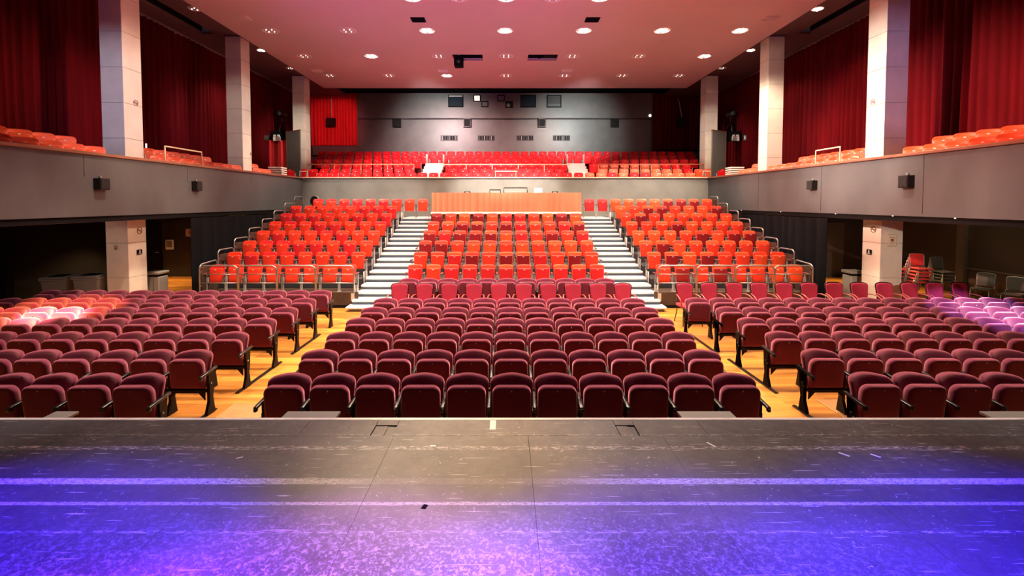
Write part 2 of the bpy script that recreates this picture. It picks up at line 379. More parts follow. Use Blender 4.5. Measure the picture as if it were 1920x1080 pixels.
# ---- stage
ST = .9
stg = struct('floor_stage', MB().box(-9.5, 9.5, -5, 4.50, 0, ST - .02), M['matblack'])
xs = [-9.5, -8.34, -7.12, -5.9, -4.68, -3.46, -2.24, -1.02, .2, 1.42, 2.64, 3.86, 5.08, 6.3, 7.52, 9.5]
for i in range(len(xs) - 1):
    if abs(xs[i]) < 6.5:
        for (y0, y1) in ((-.6, 1.8), (1.803, 4.195)):
            part('stage_panel', MB().cbox(xs[i] + .0008, xs[i + 1] - .0008, y0, y1, ST - .02, ST, .0008), M['stage'], stg)
# front strip of the deck, with three cable traps left open in it
traps = [(-1.24, -1.04), (1.04, 1.22)]
segs = [(-6.6, -3.6), (-3.597, -1.905), (-1.902, -1.243), (-1.037, 1.037), (1.223, 1.85), (1.853, 4.2), (4.203, 6.6)]
for a, b in segs:
    part('stage_panel', MB().cbox(a, b, 4.198, 4.497, ST - .02, ST, .0015), M['stage'], stg)
for a, b in traps:
    part('stage_panel', MB().cbox(a, b, 4.40, 4.497, ST - .02, ST, .0015), M['stage'], stg)
    t = thing('cable_trap', 'open recessed cable trap in the stage edge, ' + ('bin side of centre mark' if a < 0 else 'stacked-chair side of centre mark'), 'floor trap', (0, 0, 0))
    part('tray', MB().box(a + .003, b - .003, 4.20, 4.398, ST - .019, ST - .014), M['stage'], t)
    part('lid', MB().cbox(a + .006, (a + b) / 2 + .02, 4.202, 4.39, ST - .014, ST - .004, .002), M['stage'], t)
struct('trim_1', MB().cbox(-9.5, 9.5, 4.50, 4.548, ST - .06, ST + .004, .004), mat('white_stage_nosing', (.85, .80, .74), .5, var=.06, vscale=8))
struct('wall_stage_front', MB().box(-9.5, 9.5, 4.50, 4.53, 0, ST - .06), M['matblack'])
tag(part('centre_mark', MB().cbox(-.155, -.098, 4.31, 4.497, ST, ST + .002, .0008), M['paper'], None), 'short white tape strip marking the centre of the stage edge', 'tape')
for x, y, w, h, a, l in ((-2.22, 3.83, .05, .012, .5, 'small torn white tape piece on the stage, bin-side half'), (-.64, 4.02, .05, .02, .1, 'small worn white tape scrap below the centre mark'), (-.57, 3.20, .035, .05, -.3, 'dark grey square tape patch on the violet-lit stage'), (1.8, 4.04, .02, .09, .5, 'slanting white tape scrap near the cable trap far from the bins'), (2.85, 3.88, .02, .08, .7, 'slanting white tape scrap on the stage beyond the far cable trap'), (3.1, 3.86, .02, .07, .7, 'last slanting white tape scrap toward the stacked chairs')):
    me = MB().cbox(-w / 2, w / 2, -h / 2, h / 2, 0, .001, .0003)
    o = part('tape_scrap', me, M['matblack'] if 'dark' in l else M['white'], None, (x, y, ST), a); tag(o, l, 'tape')
for x, w, l in ((-2.38, .58, 'grey flat step box below the stage edge, bin-side end of centre block'), (1.86, .58, 'grey flat step box below the stage edge, other end of centre block'), (-4.9, .25, 'dark low step box before the seat block near the bins'), (5.15, .5, 'dark low step box before the seat block near stacked chairs')):
    t = thing('step_box', l, 'step', (x + w / 2, 4.93, 0))
    part('top', MB().cbox(-w / 2, w / 2, -.12, .10, .72, .75, .004), mat('grey_step_board', (.18, .165, .15), .45), t)
    part('body', MB().box(-w / 2 + .03, w / 2 - .03, -.10, .08, 0, .72), M['matblack'], t)

# ---- ceiling with two projector openings
zc = 9.2
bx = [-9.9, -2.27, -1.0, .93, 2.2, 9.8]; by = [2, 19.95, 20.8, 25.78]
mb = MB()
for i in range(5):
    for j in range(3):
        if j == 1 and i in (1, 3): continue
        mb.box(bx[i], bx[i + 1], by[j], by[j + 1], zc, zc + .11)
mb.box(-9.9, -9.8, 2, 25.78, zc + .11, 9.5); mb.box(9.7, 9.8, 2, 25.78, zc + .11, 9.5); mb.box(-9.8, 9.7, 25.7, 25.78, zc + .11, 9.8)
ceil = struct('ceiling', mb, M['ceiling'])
for x0, x1 in ((bx[1], bx[2]), (bx[3], bx[4])):
    t = MB(); t.box(x0, x1, by[1], by[2], zc + 1.0, zc + 1.05); t.box(x0 - .02, x0, by[1], by[2], zc + .11, zc + 1.05); t.box(x1, x1 + .02, by[1], by[2], zc + .11, zc + 1.05)
    t.box(x0, x1, by[1] - .02, by[1], zc + .11, zc + 1.05); t.box(x0, x1, by[2], by[2] + .02, zc + .11, zc + 1.05)
    part('opening_lining', t, M['matblack'], ceil)
struct('ceiling_rear', MB().box(-13, 13, 25.78, 30, 9.72, 9.8), M['matblack'])
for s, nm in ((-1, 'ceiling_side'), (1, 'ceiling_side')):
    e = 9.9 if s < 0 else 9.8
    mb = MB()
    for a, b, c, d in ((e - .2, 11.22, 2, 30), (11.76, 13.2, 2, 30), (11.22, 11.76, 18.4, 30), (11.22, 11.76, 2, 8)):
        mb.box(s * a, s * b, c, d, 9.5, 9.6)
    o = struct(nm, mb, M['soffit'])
    part('slot_lining', MB().box(s * 11.2, s * 11.78, 8, 18.42, 9.9, 9.95).box(s * 11.2, s * 11.22, 8, 18.42, 9.6, 9.9).box(s * 11.76, s * 11.78, 8, 18.42, 9.6, 9.9), M['matblack'], o)
    part('cornice_strip', MB().box(s * 12.5, s * 12.56, 4, 28.9, 9.38, 9.5), mat('cornice_paint', (.25, .14, .14), .5), o)

# ---- outer walls
for s, nm in ((-1, 'left'), (1, 'right')):
    struct('wall_' + nm, MB().box(s * 12.9, s * 13.2, 2, 30, 3.5, 9.9), M['darkwall'])
    lw = struct('wall_lower_' + nm, MB().box(s * 15, s * 15.2, 4.4, 19, 0, 2.62), M['wallgloss'] if s > 0 else M['matblack'])
    struct('ceiling_lower_' + nm, MB().box(s * 9.62, s * 15.2, 4.4, 22, 2.57, 2.62), M['darkwall'])
    struct('wall_recess_' + nm, MB().box(s * 9.3, s * 15, 18.9, 19.1, 0, 2.57), M['darkwall'])
struct('wall_back', MB().box(-13.2, 13.2, 29.2, 29.4, 3.4, 9.8), M['backgrey'])
upper = struct('wall_back_upper', MB().box(-9.05, 8.95, 28.95, 29.2, 8.13, 9.66), M['backgrey'])
part('ledge_strip', MB().box(-9.05, 8.95, 28.93, 28.95, 8.12, 8.16), M['grey'], upper)
struct('wall_stage_house', MB().box(-15.2, 15.2, -8.2, -8, 0, 11), M['matblack'])
struct('trim_2', MB().box(-11.9, -9.0, 28.95, 29.2, 5.9, 6.45), M['backgrey'])

# ---- balcony fascias
for s, nm, X in ((-1, 'left', 9.55), (1, 'right', 9.45)):
    struct('wall_fascia_' + nm, MB().box(s * X, s * (X + .1), 4.4, 22.0, 2.69, 4.10), M['grey'])
    struct('trim_black_' + nm, MB().box(s * (X + .03), s * (X + .12), 4.4, 22.0, 2.56, 2.69), M['matblack'])
    struct('trim_cap_' + nm, MB().cbox(s * (X - .06), s * (X + .22), 4.4, 22.1, 4.10, 4.17, .01), M['wood'])
    struct('floor_balcony_' + nm, MB().box(s * (X + .1), s * 13.0, 4.4, 29.2, 3.3, 3.5), M['darkwall'])
    tier = struct('floor_tier_' + nm, MB().box(s * 10.98, s * 13.0, 4.4, 23.0, 3.5, 3.92).box(s * 9.8, s * 10.98, 4.4, 22.0, 3.5, 3.62), M['darkwall'])
    # soffit pelmet line below the fascia
    struct('trim_pelmet_' + nm, MB().box(s * (X + .5), s * (X + .53), 4.4, 18.9, 2.53, 2.575), mat('pelmet_grey', (.06, .055, .05), .4))
    for k, yy in enumerate((10.65, 14.1, 17.6)):
        part('seam', MB().box(s * (X - .002), s * X, yy, yy + .012, 2.75 if s > 0 else 3.6, 4.08), M['matblack'], bpy.data.objects['wall_fascia_' + nm])
struct('wall_fascia_back', MB().box(-9.6, 9.5, 22.0, 22.15, 2.3, 4.12), mat('rear_fascia_grey_brightened', (.17, .168, .155), .4, var=.2, vscale=1.1))  # lighter copy of the fascia grey, its brighter light put into the colour
struct('trim_cap_back', MB().cbox(-9.55, 9.45, 21.93, 22.25, 4.12, 4.18, .01), mat('pale_ledge', (.70, .42, .32), .4))

# ---- rear balcony tiers
bal_y = [22.85, 23.8, 24.8, 25.8, 26.8, 27.8]; bal_z = [3.64, 3.88, 4.23, 4.55, 4.87, 5.19]
tiers = []
for r in range(6):
    y0 = bal_y[r] - .62; y1 = (bal_y[r + 1] - .62) if r < 5 else 29.2
    mb = MB(); hw = 9.4 if r < 1 else 11.6
    if 1 <= r <= 3:
        for a, b in ((-hw, -4.42), (-3.40, 3.30), (4.32, hw)): mb.box(a, b, y0, y1, 3.5, bal_z[r])
    else: mb.box(-hw, hw, y0, y1, 3.5, bal_z[r])
    struct('floor_tier_%d' % (r + 1), mb, mat('dark_red_carpet', (.10, .01, .012), .9))
for X0, X1, side in ((-4.41, -3.41, 'bin-side'), (3.31, 4.31, 'far')):
    t = thing('gallery_stairs', 'short bright white flight of steps in the rear balcony, ' + ('bin-side aisle' if side == 'bin-side' else 'aisle on the stacked chairs side'), 'stairs', (0, 0, 0))
    for k in range(8):
        z = 3.64 + (k + 1) * (5.12 - 3.64) / 8; y = 22.98 + k * .39
        part('step', MB().box(X0, X1, y, y + .41 if k < 7 else 26.16, z - .19, z), M['white'], t)
    for xx in (X0 + .04, X1 - .04):
        part('newel', MB().tube([(xx, 25.9, 5.1), (xx, 25.9, 5.62), (xx, 26.12, 5.62), (xx, 26.12, 5.1)], .03, 6), M['white'], t)

# ---- columns, clad in marble panels
def column(name, X, y0, y1, s):
    w = .6; x0 = X; x1 = X + s * w
    core = struct(name, MB().box(x0 + s * .02, x1 - s * .02, y0 + .02, y1 - .02, 0, 9.6), mat('dark_column_core', (.06, .05, .045), .8))  # dark core shows through the gaps between panels
    for k in range(10):
        z0 = .95 * k + .004; z1 = .95 * (k + 1) - .004
        fp = MB().cbox(x0, x1, y0, y0 + .02, z0, z1, .003)
        part('marble_panel', fp, M['marble'], core)
        part('marble_panel', MB().cbox(x0, x0 + s * .02, y0 + .022, y1 - .022, z0, z1, .003), M['marble'], core)
        if k > 3: part('marble_panel', MB().cbox(x1 - s * .02, x1, y0 + .022, y1 - .022, z0, z1, .003), M['marble'], core)
    part('capital_band', MB().box(x0 - s * .01, x1 + s * .01, y0 - .01, y1 + .01, 9.42, 9.5), mat('dark_capital', (.10, .06, .09), .6), core)
    return core
n = 1
for s, X in ((-1, -10.3), (1, 10.2)):
    for (y0, y1) in ((12.75, 13.42), (18.45, 19.1), (24.15, 24.88)):
        if y0 == 18.45 : pass
        column('column_%d' % n, X, y0, y1, s); n += 1
def nosmoking(x, y, z, r, axis, label, sgn=1):
    t = thing('no_smoking_sign', label, 'sign', (x, y, z))
    def P(a, b): return (a, 0, b) if axis == 'y' else (0, a * sgn, b)
    ring = [P(r * cos(q * pi / 10), r * sin(q * pi / 10)) for q in range(20)]
    part('ring', MB().tube(ring, r * .09, 5, closed=True), M['symbol'], t)
    part('bar', MB().tube([P(-r * .7, r * .7), P(r * .7, -r * .7)], r * .09, 5), M['symbol'], t)
    part('cigarette', MB().tube([P(-r * .55, -.0), P(r * .55, -.0)], r * .12, 5), M['symbol'], t)
nosmoking(-10.285, 13.15, 5.77, .075, 'x', 'round no-smoking symbol on upper marble column nearest the bins')
nosmoking(-10.285, 19.0, 4.95, .06, 'x', 'faint no-smoking symbol on the second bin-side marble column')
nosmoking(10.185, 13.15, 5.80, .075, 'x', 'round no-smoking symbol on the brightly lit marble column', -1)
nosmoking(-10.285, 13.15, 2.22, .085, 'x', 'no-smoking symbol on the column foot under the bin-side balcony')
nosmoking(10.185, 13.0, 2.26, .085, 'x', 'faint no-smoking symbol on column foot nearest the stacked red chairs', -1)
for s, X, l in ((-1, -10.28, 'small black restroom sign on the column under the bin-side balcony'), (1, 10.18, 'small black restroom sign on the column foot by stacked chairs')):
    t = thing('restroom_sign', l, 'sign', (X, 13.12, 1.62))
    part('board', MB().cbox(-.006, .006, -.09, .09, -.07, .07, .003), M['matblack'], t)
    g = MB().lathe([(.001, -.002), (.02, -.002), (.02, .002), (.001, .002)], 12, (-s * .009, 0, .03), axis='x'); g.box(-s * .007, -s * .011, -.022, .022, -.02, .012); g.box(-s * .007, -s * .011, -.055, .055, -.048, -.036)
    part('symbol', g, M['white'], t)
t = thing('notice_sheet', 'framed paper notice on the front of the column by stacked red chairs', 'notice', (10.5, 12.74, 1.98))
part('frame', MB().cbox(-.13, .13, -.008, 0, -.17, .17, .003), mat('notice_frame', (.45, .38, .30), .5), t)
part('page', MB().box(-.11, .11, -.011, -.008, -.15, .15), mat('notice_page', (.66, .58, .46), .6), t)
part('print', MB().box(-.04, .04, -.013, -.011, -.03, .04).box(-.07, .07, -.013, -.011, -.08, -.07).box(-.07, .07, -.013, -.011, .07, .08), M['symbol'], t)
t = thing('wall_mark', 'faint small round switch plate on the dim column front near the bins', 'switch', (-10.62, 12.74, 1.78))
part('plate', MB().cbox(-.05, .05, -.012, 0, -.07, .07, .004), mat('dull_plate', (.40, .33, .27), .5), t)
part('button', MB().lathe([(.001, -.02), (.022, -.02), (.022, -.012)], 12, (0, 0, -.02), axis='y'), M['symbol'], t)

# ---- curtains
def curtain(name, p0, p1, z0, z1, m, label, amp=.07, wave=.26, seed=0, cat='curtain', group=None):
    rnd = random.Random(seed); p0 = Vector(p0); p1 = Vector(p1); d = p1 - p0; Ln = d.length; d.normalize(); nrm = Vector((-d.y, d.x))
    nx = max(24, int(Ln / wave * 10)); vs = []; fs = []; zs = [z0, z0 + (z1 - z0) * .08, z0 + (z1 - z0) * .35, z0 + (z1 - z0) * .7, z1]
    ph = [rnd.uniform(0, 6.28) for _ in range(4)]
    prof = []
    for i in range(nx + 1):
        u = Ln * i / nx; w = u + .06 * sin(u * 1.7 + ph[0]) + .03 * sin(u * 5.1 + ph[1])
        o = abs(sin(pi * w / wave)) ** .8 * 2 - 1
        prof.append((u, o * amp * (1 + .35 * sin(u * 2.3 + ph[2]))))
    for zi, z in enumerate(zs):
        k = (1.15, 1.1, 1.0, .85, .7)[zi]
        for u, o in prof:
            p = p0 + d * u + nrm * (o * k + .02 * sin(u * 3 + z * .8 + ph[3])); vs.append((p.x, p.y, z))
    n1 = nx + 1; off = len(vs)
    for x, y, z in list(vs): vs.append((x + nrm.x * .012, y + nrm.y * .012, z))
    for j in range(len(zs) - 1):
        for i in range(nx):
            a = j * n1 + i; fs.append((a, a + 1, a + 1 + n1, a + n1)); fs.append((a + off, a + off + n1, a + off + n1 + 1, a + off + 1))
    mb = MB(); mb.add(vs, fs, True)
    me = bpy.data.meshes.new(name); me.from_pydata(mb.v, [], mb.f); me.materials.append(m); me.polygons.foreach_set('use_smooth', mb.sm)
    o = put(name, me); return tag(o, label, cat, group)
sd = 1
for s, nm in ((-1, 'bin-side'), (1, 'other')):
    wh = 'bin-side balcony' if s < 0 else 'balcony over the stacked chairs'
    for (a, b), l in zip(((5.5, 16.05), (15.95, 22.85), (22.75, 28.8)), ('before the first column', 'between first and second columns', 'between second and third columns')):
        curtain('wall_curtain', (s * 12.45, a), (s * 12.45, b), 3.76, 9.4, M['curtain'], 'tall dark crimson pleated curtain ' + l + ', ' + wh, .07, .27, sd); sd += 1
curtain('wall_curtain', (-11.9, 28.85), (-9.1, 28.85), 6.47, 9.6, M['redcurtain'], 'bright red pleated curtain beside the grey rear balcony wall', .04, .2, 11)
curtain('wall_curtain', (8.97, 28.85), (11.8, 28.85), 6.2, 9.6, M['curtain'], 'dim crimson pleated curtain beside the grey rear balcony wall', .04, .2, 12)
curtain('low_curtain', (-12.6, 24.8), (-11.55, 24.8), 3.9, 6.25, M['redcurtain'], 'short bright red curtain below the lighting perch by the third column', .04, .2, 13)
curtain('low_curtain', (11.6, 24.9), (12.7, 24.9), 3.9, 6.2, M['curtain'], 'short dark crimson curtain below the perch with green exit sign', .04, .2, 14)
curtain('black_drape', (-9.25, 13.75), (-9.25, 20.5), .02, 2.55, M['blackdrape'], 'black drape hung under the bin-side balcony next to the raked seats', .03, .55, 15, 'drape')
curtain('black_drape', (9.2, 13.45), (9.2, 20.5), .02, 2.55, M['blackdrape'], 'black drape hung under balcony between raked seats and stacked chairs', .03, .45, 16, 'drape')
curtain('black_drape', (-13.9, 7.5), (-13.9, 13.2), .02, 2.52, M['blackdrape'], 'long black drape behind the twin grey wheeled bins', .02, .6, 17, 'drape')

# ================================================================== SEATS
# ---- maroon upholstered seat, front face towards the stage (-Y), origin on the floor under the back's top
def velvet_proto():
    root = thing('velvet_seat', 'x', 'seat')
    out = rrect(-.268, .268, .36, .865, .06, .05, .032, 6, .07)
    part('backrest', MB().pillow(out, .075, .028, lambda x, z: -.085 * (x / .26) ** 2 - (.87 - z) * .30), M['velvet'], root)
    pad = rrect(-.234, .234, .385, .808, .095, .03, .0, 7, .0)
    p = part('seat_pad', MB().pillow(pad, .10, .03, lambda x, z: -.285 + (.808 - z) * .10), M['velvet'], root)
    part('number_stud', MB().lathe([(.001, 0), (.008, 0), (.008, .004), (.001, .004)], 8, (0, -.292, .76), axis='y'), M['rubber'], p)
    arm = MB(); X = .275
    arm.cbox(X - .024, X + .024, -.37, .0, -.016, .016, .010, xf=Matrix.Translation((0, 0, .63)) @ Matrix.Rotation(radians(7), 4, 'X'), smooth=True)
    arm.cbox(X - .020, X + .020, -.385, -.33, -.045, .002, .012, xf=Matrix.Translation((0, 0, .63)) @ Matrix.Rotation(radians(7), 4, 'X'), smooth=True)
    part('armrest', arm, M['black'], root)
    part('standard', std(X), [M['frameblack'], M['rubber']], root)
    cb = MB(); cb.box(-.252, .252, -.24, -.17, .325, .365); cb.prism([(-.252, .325), (-.16, .325), (-.252, .22)], 'y', -.235, -.22); cb.prism([(.252, .325), (.252, .22), (.16, .325)], 'y', -.235, -.22)
    part('crossbar', cb, M['frameblack'], root)
    return root
def std(X):
    st = MB(); st.prism([(-.20, .60), (-.06, .62), (-.08, .36), (-.12, .14), (-.17, .14), (-.19, .36)], 'x', X - .014, X + .014)
    st.prism([(-.18, .22), (-.11, .22), (-.07, .0), (-.26, .0), (-.25, .05)], 'x', X - .02, X + .02)
    st.box(X - .022, X + .022, -.19, -.12, .1, .45)
    st.lathe([(.001, X + .022), (.012, X + .022), (.012, X + .03), (.001, X + .03)], 8, (0, -.16, .44), 1, 'x'); st.lathe([(.001, X - .03), (.012, X - .03), (.012, X - .022), (.001, X - .022)], 8, (0, -.16, .44), 1, 'x')
    st.lathe([(.001, X - .03), (.010, X - .03), (.010, X - .022), (.001, X - .022)], 8, (0, -.2, .40), 1, 'x')
    return st
vproto = velvet_proto()
ends = {}
endstd = std(0).mesh('standard', [M['frameblack'], M['rubber']])
am = MB().cbox(-.024, .024, -.37, .0, -.016, .016, .010, xf=Matrix.Translation((0, 0, .63)) @ Matrix.Rotation(radians(7), 4, 'X'), smooth=True).cbox(-.020, .020, -.385, -.33, -.045, .002, .012, xf=Matrix.Translation((0, 0, .63)) @ Matrix.Rotation(radians(7), 4, 'X'), smooth=True)
endarm = am.mesh('armrest', M['black'])
first = True
def seat(x, y, z, label, group, end=False, rz=0):
    global first
    if first:
        vproto.location = (x, y, z); vproto['label'] = label; vproto['group'] = group; vproto.rotation_euler[2] = rz; root = vproto; first = False
    else: root = copy_tree(vproto, (x, y, z), rz, label, group)[0]
    if end:
        put('standard', endstd, None).parent = root; COL.objects[-1].location = (-.275, 0, 0)
        put('armrest', endarm, None).parent = root; COL.objects[-1].location = (-.275, 0, 0)
row_y = [5.82, 6.77, 7.72, 8.66, 9.56, 10.47, 11.4]
PIT = .552
def visible(x, y): return -949 / 880 * y - .25 < x < 971 / 880 * y + .25
allseats = []
for r in range(6):
    # centre block
    for k in range(11):
        x = .07 + (k - 5) * PIT
        allseats.append((x, row_y[r], 0, 'maroon velvet folding seat, %s from bin-side end, %s row from stage, centre block' % (ORD[k + 1], ORD[r + 1]), 'velvet seats of the centre floor block', k == 0))
for r in range(7):
    for k in range(13):
        x = -4.51 - k * .548
        if visible(x, row_y[r]) and x > -11.3:
            allseats.append((x, row_y[r], 0, 'maroon velvet folding seat, %s from aisle, %s row from stage, block before grey bins' % (ORD[k + 1], ORD[r + 1]), 'velvet seats of the floor block before the bins', False))
for r in range(6):
    x0 = 4.27 if r == 5 else 4.55
    for k in range(14):
        x = x0 + k * .55
        if visible(x, row_y[r]):
            allseats.append((x, row_y[r] + .03, 0, 'maroon velvet folding seat, %s from aisle, %s row from stage, block before stacked chairs' % (ORD[k + 1], ORD[r + 1]), 'velvet seats of the floor block before stacked chairs', k == 0))
tag(part('plinth', MB().box(-2.95, 3.05, 12.3, 13.0, 0, .07), M['brown'], None), 'low dark plinth under the last maroon row before the raked seats', 'plinth')
bpy.data.objects['plinth'].name = 'seat_platform'
for k in range(11):
    allseats.append((.02 + (k - 5) * .532, 12.75, .07, 'maroon velvet folding seat, %s from bin-side end, row behind the centre banquet chairs' % ORD[k + 1], 'velvet seats behind the banquet chairs', k == 0))
rn = random.Random(3)
for a in allseats: seat(*a[:5], end=a[5], rz=radians(rn.uniform(-.8, .8)))

# floor rails under the aisle ends
rails = [(-4.25, 5.6, 6.75), (-4.25, 7.3, 8.75), (-4.25, 9.2, 10.6), (4.27, 5.6, 6.85), (4.27, 7.3, 8.9), (4.2, 9.2, 10.6)]
for i, (x, a, b) in enumerate(rails):
    side = 'bin-side' if x < 0 else 'stacked-chair side'
    o = part('floor_rail', MB().box(x - .03, x + .03, a, b, 0, .018).box(x - .008, x + .008, a, b, .018, .026), M['black'], None)
    tag(o, 'black metal seat rail on the floor, %s of %s aisle' % (('stage end', 'middle', 'raked-seat end')[i % 3], side), 'rail')

# ---- banquet armchairs
def banquet_proto():
    root = thing('banquet_chair', 'x', 'chair')
    ol = rrect(-.215, .215, .50, .97, .06, .05, .03, 5, .22)
    part('backrest', MB().pillow(ol, .05, .018, lambda x, z: -.03 * (x / .2) ** 2 - (.97 - z) * .16 - .012), M['magenta'], root)
    fr = [(x * 1.04, .03 - .03 * (x / .2) ** 2 - (.97 - z) * .16, z + (.01 if z > .8 else 0)) for x, z in rrect(-.215, .215, .50, .97, .06, .05, .03, 5, .22)]
    part('back_frame', MB().tube(fr, .014, 6, closed=True), M['black'], root)
    part('seat_pad', MB().cbox(-.235, .235, -.52, -.06, .43, .50, .025, smooth=True), mat('red_magenta_seat', (.42, .012, .03), .8, sheen=.4, sheen_tint=(1, .5, .5)), root)
    for s in (-1, 1):
        part('armrest', MB().tube([(s * .20, -.05, .70), (s * .25, -.15, .71), (s * .27, -.30, .69), (s * .27, -.42, .64), (s * .255, -.44, .56), (s * .24, -.44, .45)], .016, 6), mat('rosewood_arm', (.30, .06, .06), .35), root)
        part('leg', MB().tube([(s * .215, -.48, .44), (s * .225, -.50, .22), (s * .24, -.54, 0)], .013, 6), M['black'], root)
        part('leg', MB().tube([(s * .19, -.04, .60), (s * .20, -.06, .3), (s * .22, .04, 0)], .013, 6), M['black'], root)
    return root
bproto = banquet_proto(); bfirst = True
for k in range(10):
    lab = 'magenta-backed banquet armchair, %s from bin-side end, row behind the centre floor seats' % ORD[k + 1]; loc = ((758 - 949 + k * 46.6 - 9) / 880 * 11.75, 11.75, 0)
    if bfirst: bproto.location = loc; bproto['label'] = lab; bproto['group'] = 'banquet chairs behind the centre block'; bfirst = False
    else: copy_tree(bproto, loc, radians(rn.uniform(-2, 2)), lab, 'banquet chairs behind the centre block')
for k in range(12):
    lab = 'magenta-backed banquet armchair, %s from the aisle, row before the railings and stacked chairs' % ORD[k + 1]
    copy_tree(bproto, (4.50 + k * .635, 11.85 + (.0 if k else -.05), .0), radians(rn.uniform(-3, 3)), lab, 'banquet chairs before the stacked chairs')

# ---- telescopic tiers
TY = [13.72 + .868 * r for r in range(8)]; TZ = [.40 + .28 * r for r in range(8)]
T0 = 13.32
for s, nm in ((-1, 'bin-side'), (1, 'stacked-chair side')):
    t = thing('seating_tiers', 'dark stepped platform under the raked red seats, ' + nm, 'platform', (0, 0, 0))
    for r in range(8):
        y0 = T0 + .868 * r; y1 = y0 + .868 if r < 7 else 21.4
        part('tier', MB().box(s * 4.36, s * 8.72, y0, y1, 0 if r == 0 else TZ[r] - .34, TZ[r]), M['tier'] if r else M['brown'], t)
    part('front_board', MB().cbox(s * 4.22, s * 8.74, T0 - .04, T0, .08, .46, .006), M['brown'], t)
    part('skirting', MB().box(s * 4.22, s * 8.74, T0 - .06, T0, 0, .07), M['matblack'], t)
    part('control_socket', MB().cbox(s * 4.32, s * 4.42, T0 - .05, T0 - .04, .2, .42, .004), mat('beige_plate', (.5, .42, .3), .5), t)
t = thing('seating_tiers', 'dark stepped platform under the centre raked red seats', 'platform', (0, 0, 0))
for r in range(6):
    y0 = T0 + .868 * r; y1 = y0 + .868 if r < 5 else 18.6
    part('tier', MB().box(-2.98, 2.98, y0, y1, 0 if r == 0 else TZ[r] - .34, TZ[r]), M['tier'], t)
# aisle stairs
for s, nm in ((-1, 'bin-side'), (1, 'stacked-chair side')):
    t = thing('aisle_stairs', 'grey flight of aisle steps beside the centre raked block, ' + nm, 'stairs', (0, 0, 0))
    xa, xb = s * 3.0, s * 4.34
    defs = [(12.78, 13.2, .13), (13.1, 13.60, .265)]
    for r in range(7):
        y0 = T0 + .868 * r
        defs.append((y0 + .20, y0 + .66, TZ[r] + 0.005)); defs.append((y0 + .62, y0 + 1.12, TZ[r] + .14))
    defs.append((T0 + .868 * 7 + .2, 21.2, TZ[7]))
    for i, (y0, y1, z) in enumerate(defs):
        if i == 0: part('step', MB().cbox(s * 3.0, s * 4.42, y0, y1, z - .05, z, .008), M['stepgrey'], t)
        else: part('step', MB().cbox(xa, xb, y0, y1, z - .055, z, .006), M['stepgrey'], t)
        part('riser_panel', MB().box(xa, xb, y0 + .05, y0 + .07, z - .14, z - .055), M['riser'], t)
    # end panels and handrail stubs at each tier edge
    for r in range(8):
        y0 = T0 + .868 * r
        part('end_bracket', MB().cbox(s * 4.345, s * 4.385, y0 + .02, y0 + .5, TZ[r] - .26, TZ[r] + .02, .006), M['matblack'], t)
        part('handrail_stub', MB().tube([(s * 4.33, y0 + .03, TZ[r] - .25), (s * 4.33, y0 + .03, TZ[r] + .22), (s * 4.33, y0 + .22, TZ[r] + .22), (s * 4.33, y0 + .22, TZ[r] - .1)], .018, 6), M['lightsteel'], t)

# ---- red plastic flip seat
def plastic_proto():
    root = thing('plastic_seat', 'x', 'seat')
    ol = rrect(-.215, .215, .27, .785, .055, .03, .012, 5, .12)
    part('backrest', MB().pillow(ol, .035, .014, lambda x, z: -.02 * (x / .2) ** 2 - (.785 - z) * .22), M['red1'], root)
    pd = rrect(-.195, .195, .27, .69, .025, .05, .0, 5, .12)
    p = part('seat_pad', MB().pillow(pd, .045, .016, lambda x, z: -.15 - (.69 - z) * .02 + .02 * (x / .2) ** 2), M['red1'], root)
    part('number_plate', MB().cbox(-.026, .026, -.160, -.153, .640, .658, .002), M['plate'], p)
    part('armrest', MB().cbox(.235, .295, -.27, -.0, .535, .565, .012, smooth=True), mat('brown_red_arm', (.16, .03, .025), .45), root)
    lg = MB(); lg.cbox(.243, .255, -.13, -.09, .02, .52, .003); lg.cbox(.278, .290, -.13, -.09, .02, .52, .003); lg.box(.24, .295, -.18, -.03, 0, .03)
    part('leg', lg, M['lightsteel'], root)
    for sx in (-1, 1): part('bracket', MB().box(sx * .205, sx * .222, -.165, -.13, .27, .43), M['lightsteel'], root)
    return root
pproto = plastic_proto(); legm = [c for c in pproto.children if c.name.startswith('leg')][0].data; armm = [c for c in pproto.children if c.name.startswith('armrest')][0].data
pfirst = True
def pseat(x, y, z, label, group, back, pad, end=False):
    global pfirst
    if pfirst:
        pproto.location = (x, y, z); pproto['group'] = group; pproto['label'] = label; o = pproto; pfirst = False
    else: o = copy_tree(pproto, (x, y, z), 0, label, group)[0]
    for c in o.children:
        if c.name.startswith('backrest'): setmat(c, M[back])
        if c.name.startswith('seat_pad'): setmat(c, M[pad])
    if end:
        for me, nmn in ((legm, 'leg'), (armm, 'armrest')):
            q = put(nmn, me, o); q.location = (-.53, 0, 0)
rn2 = random.Random(21)
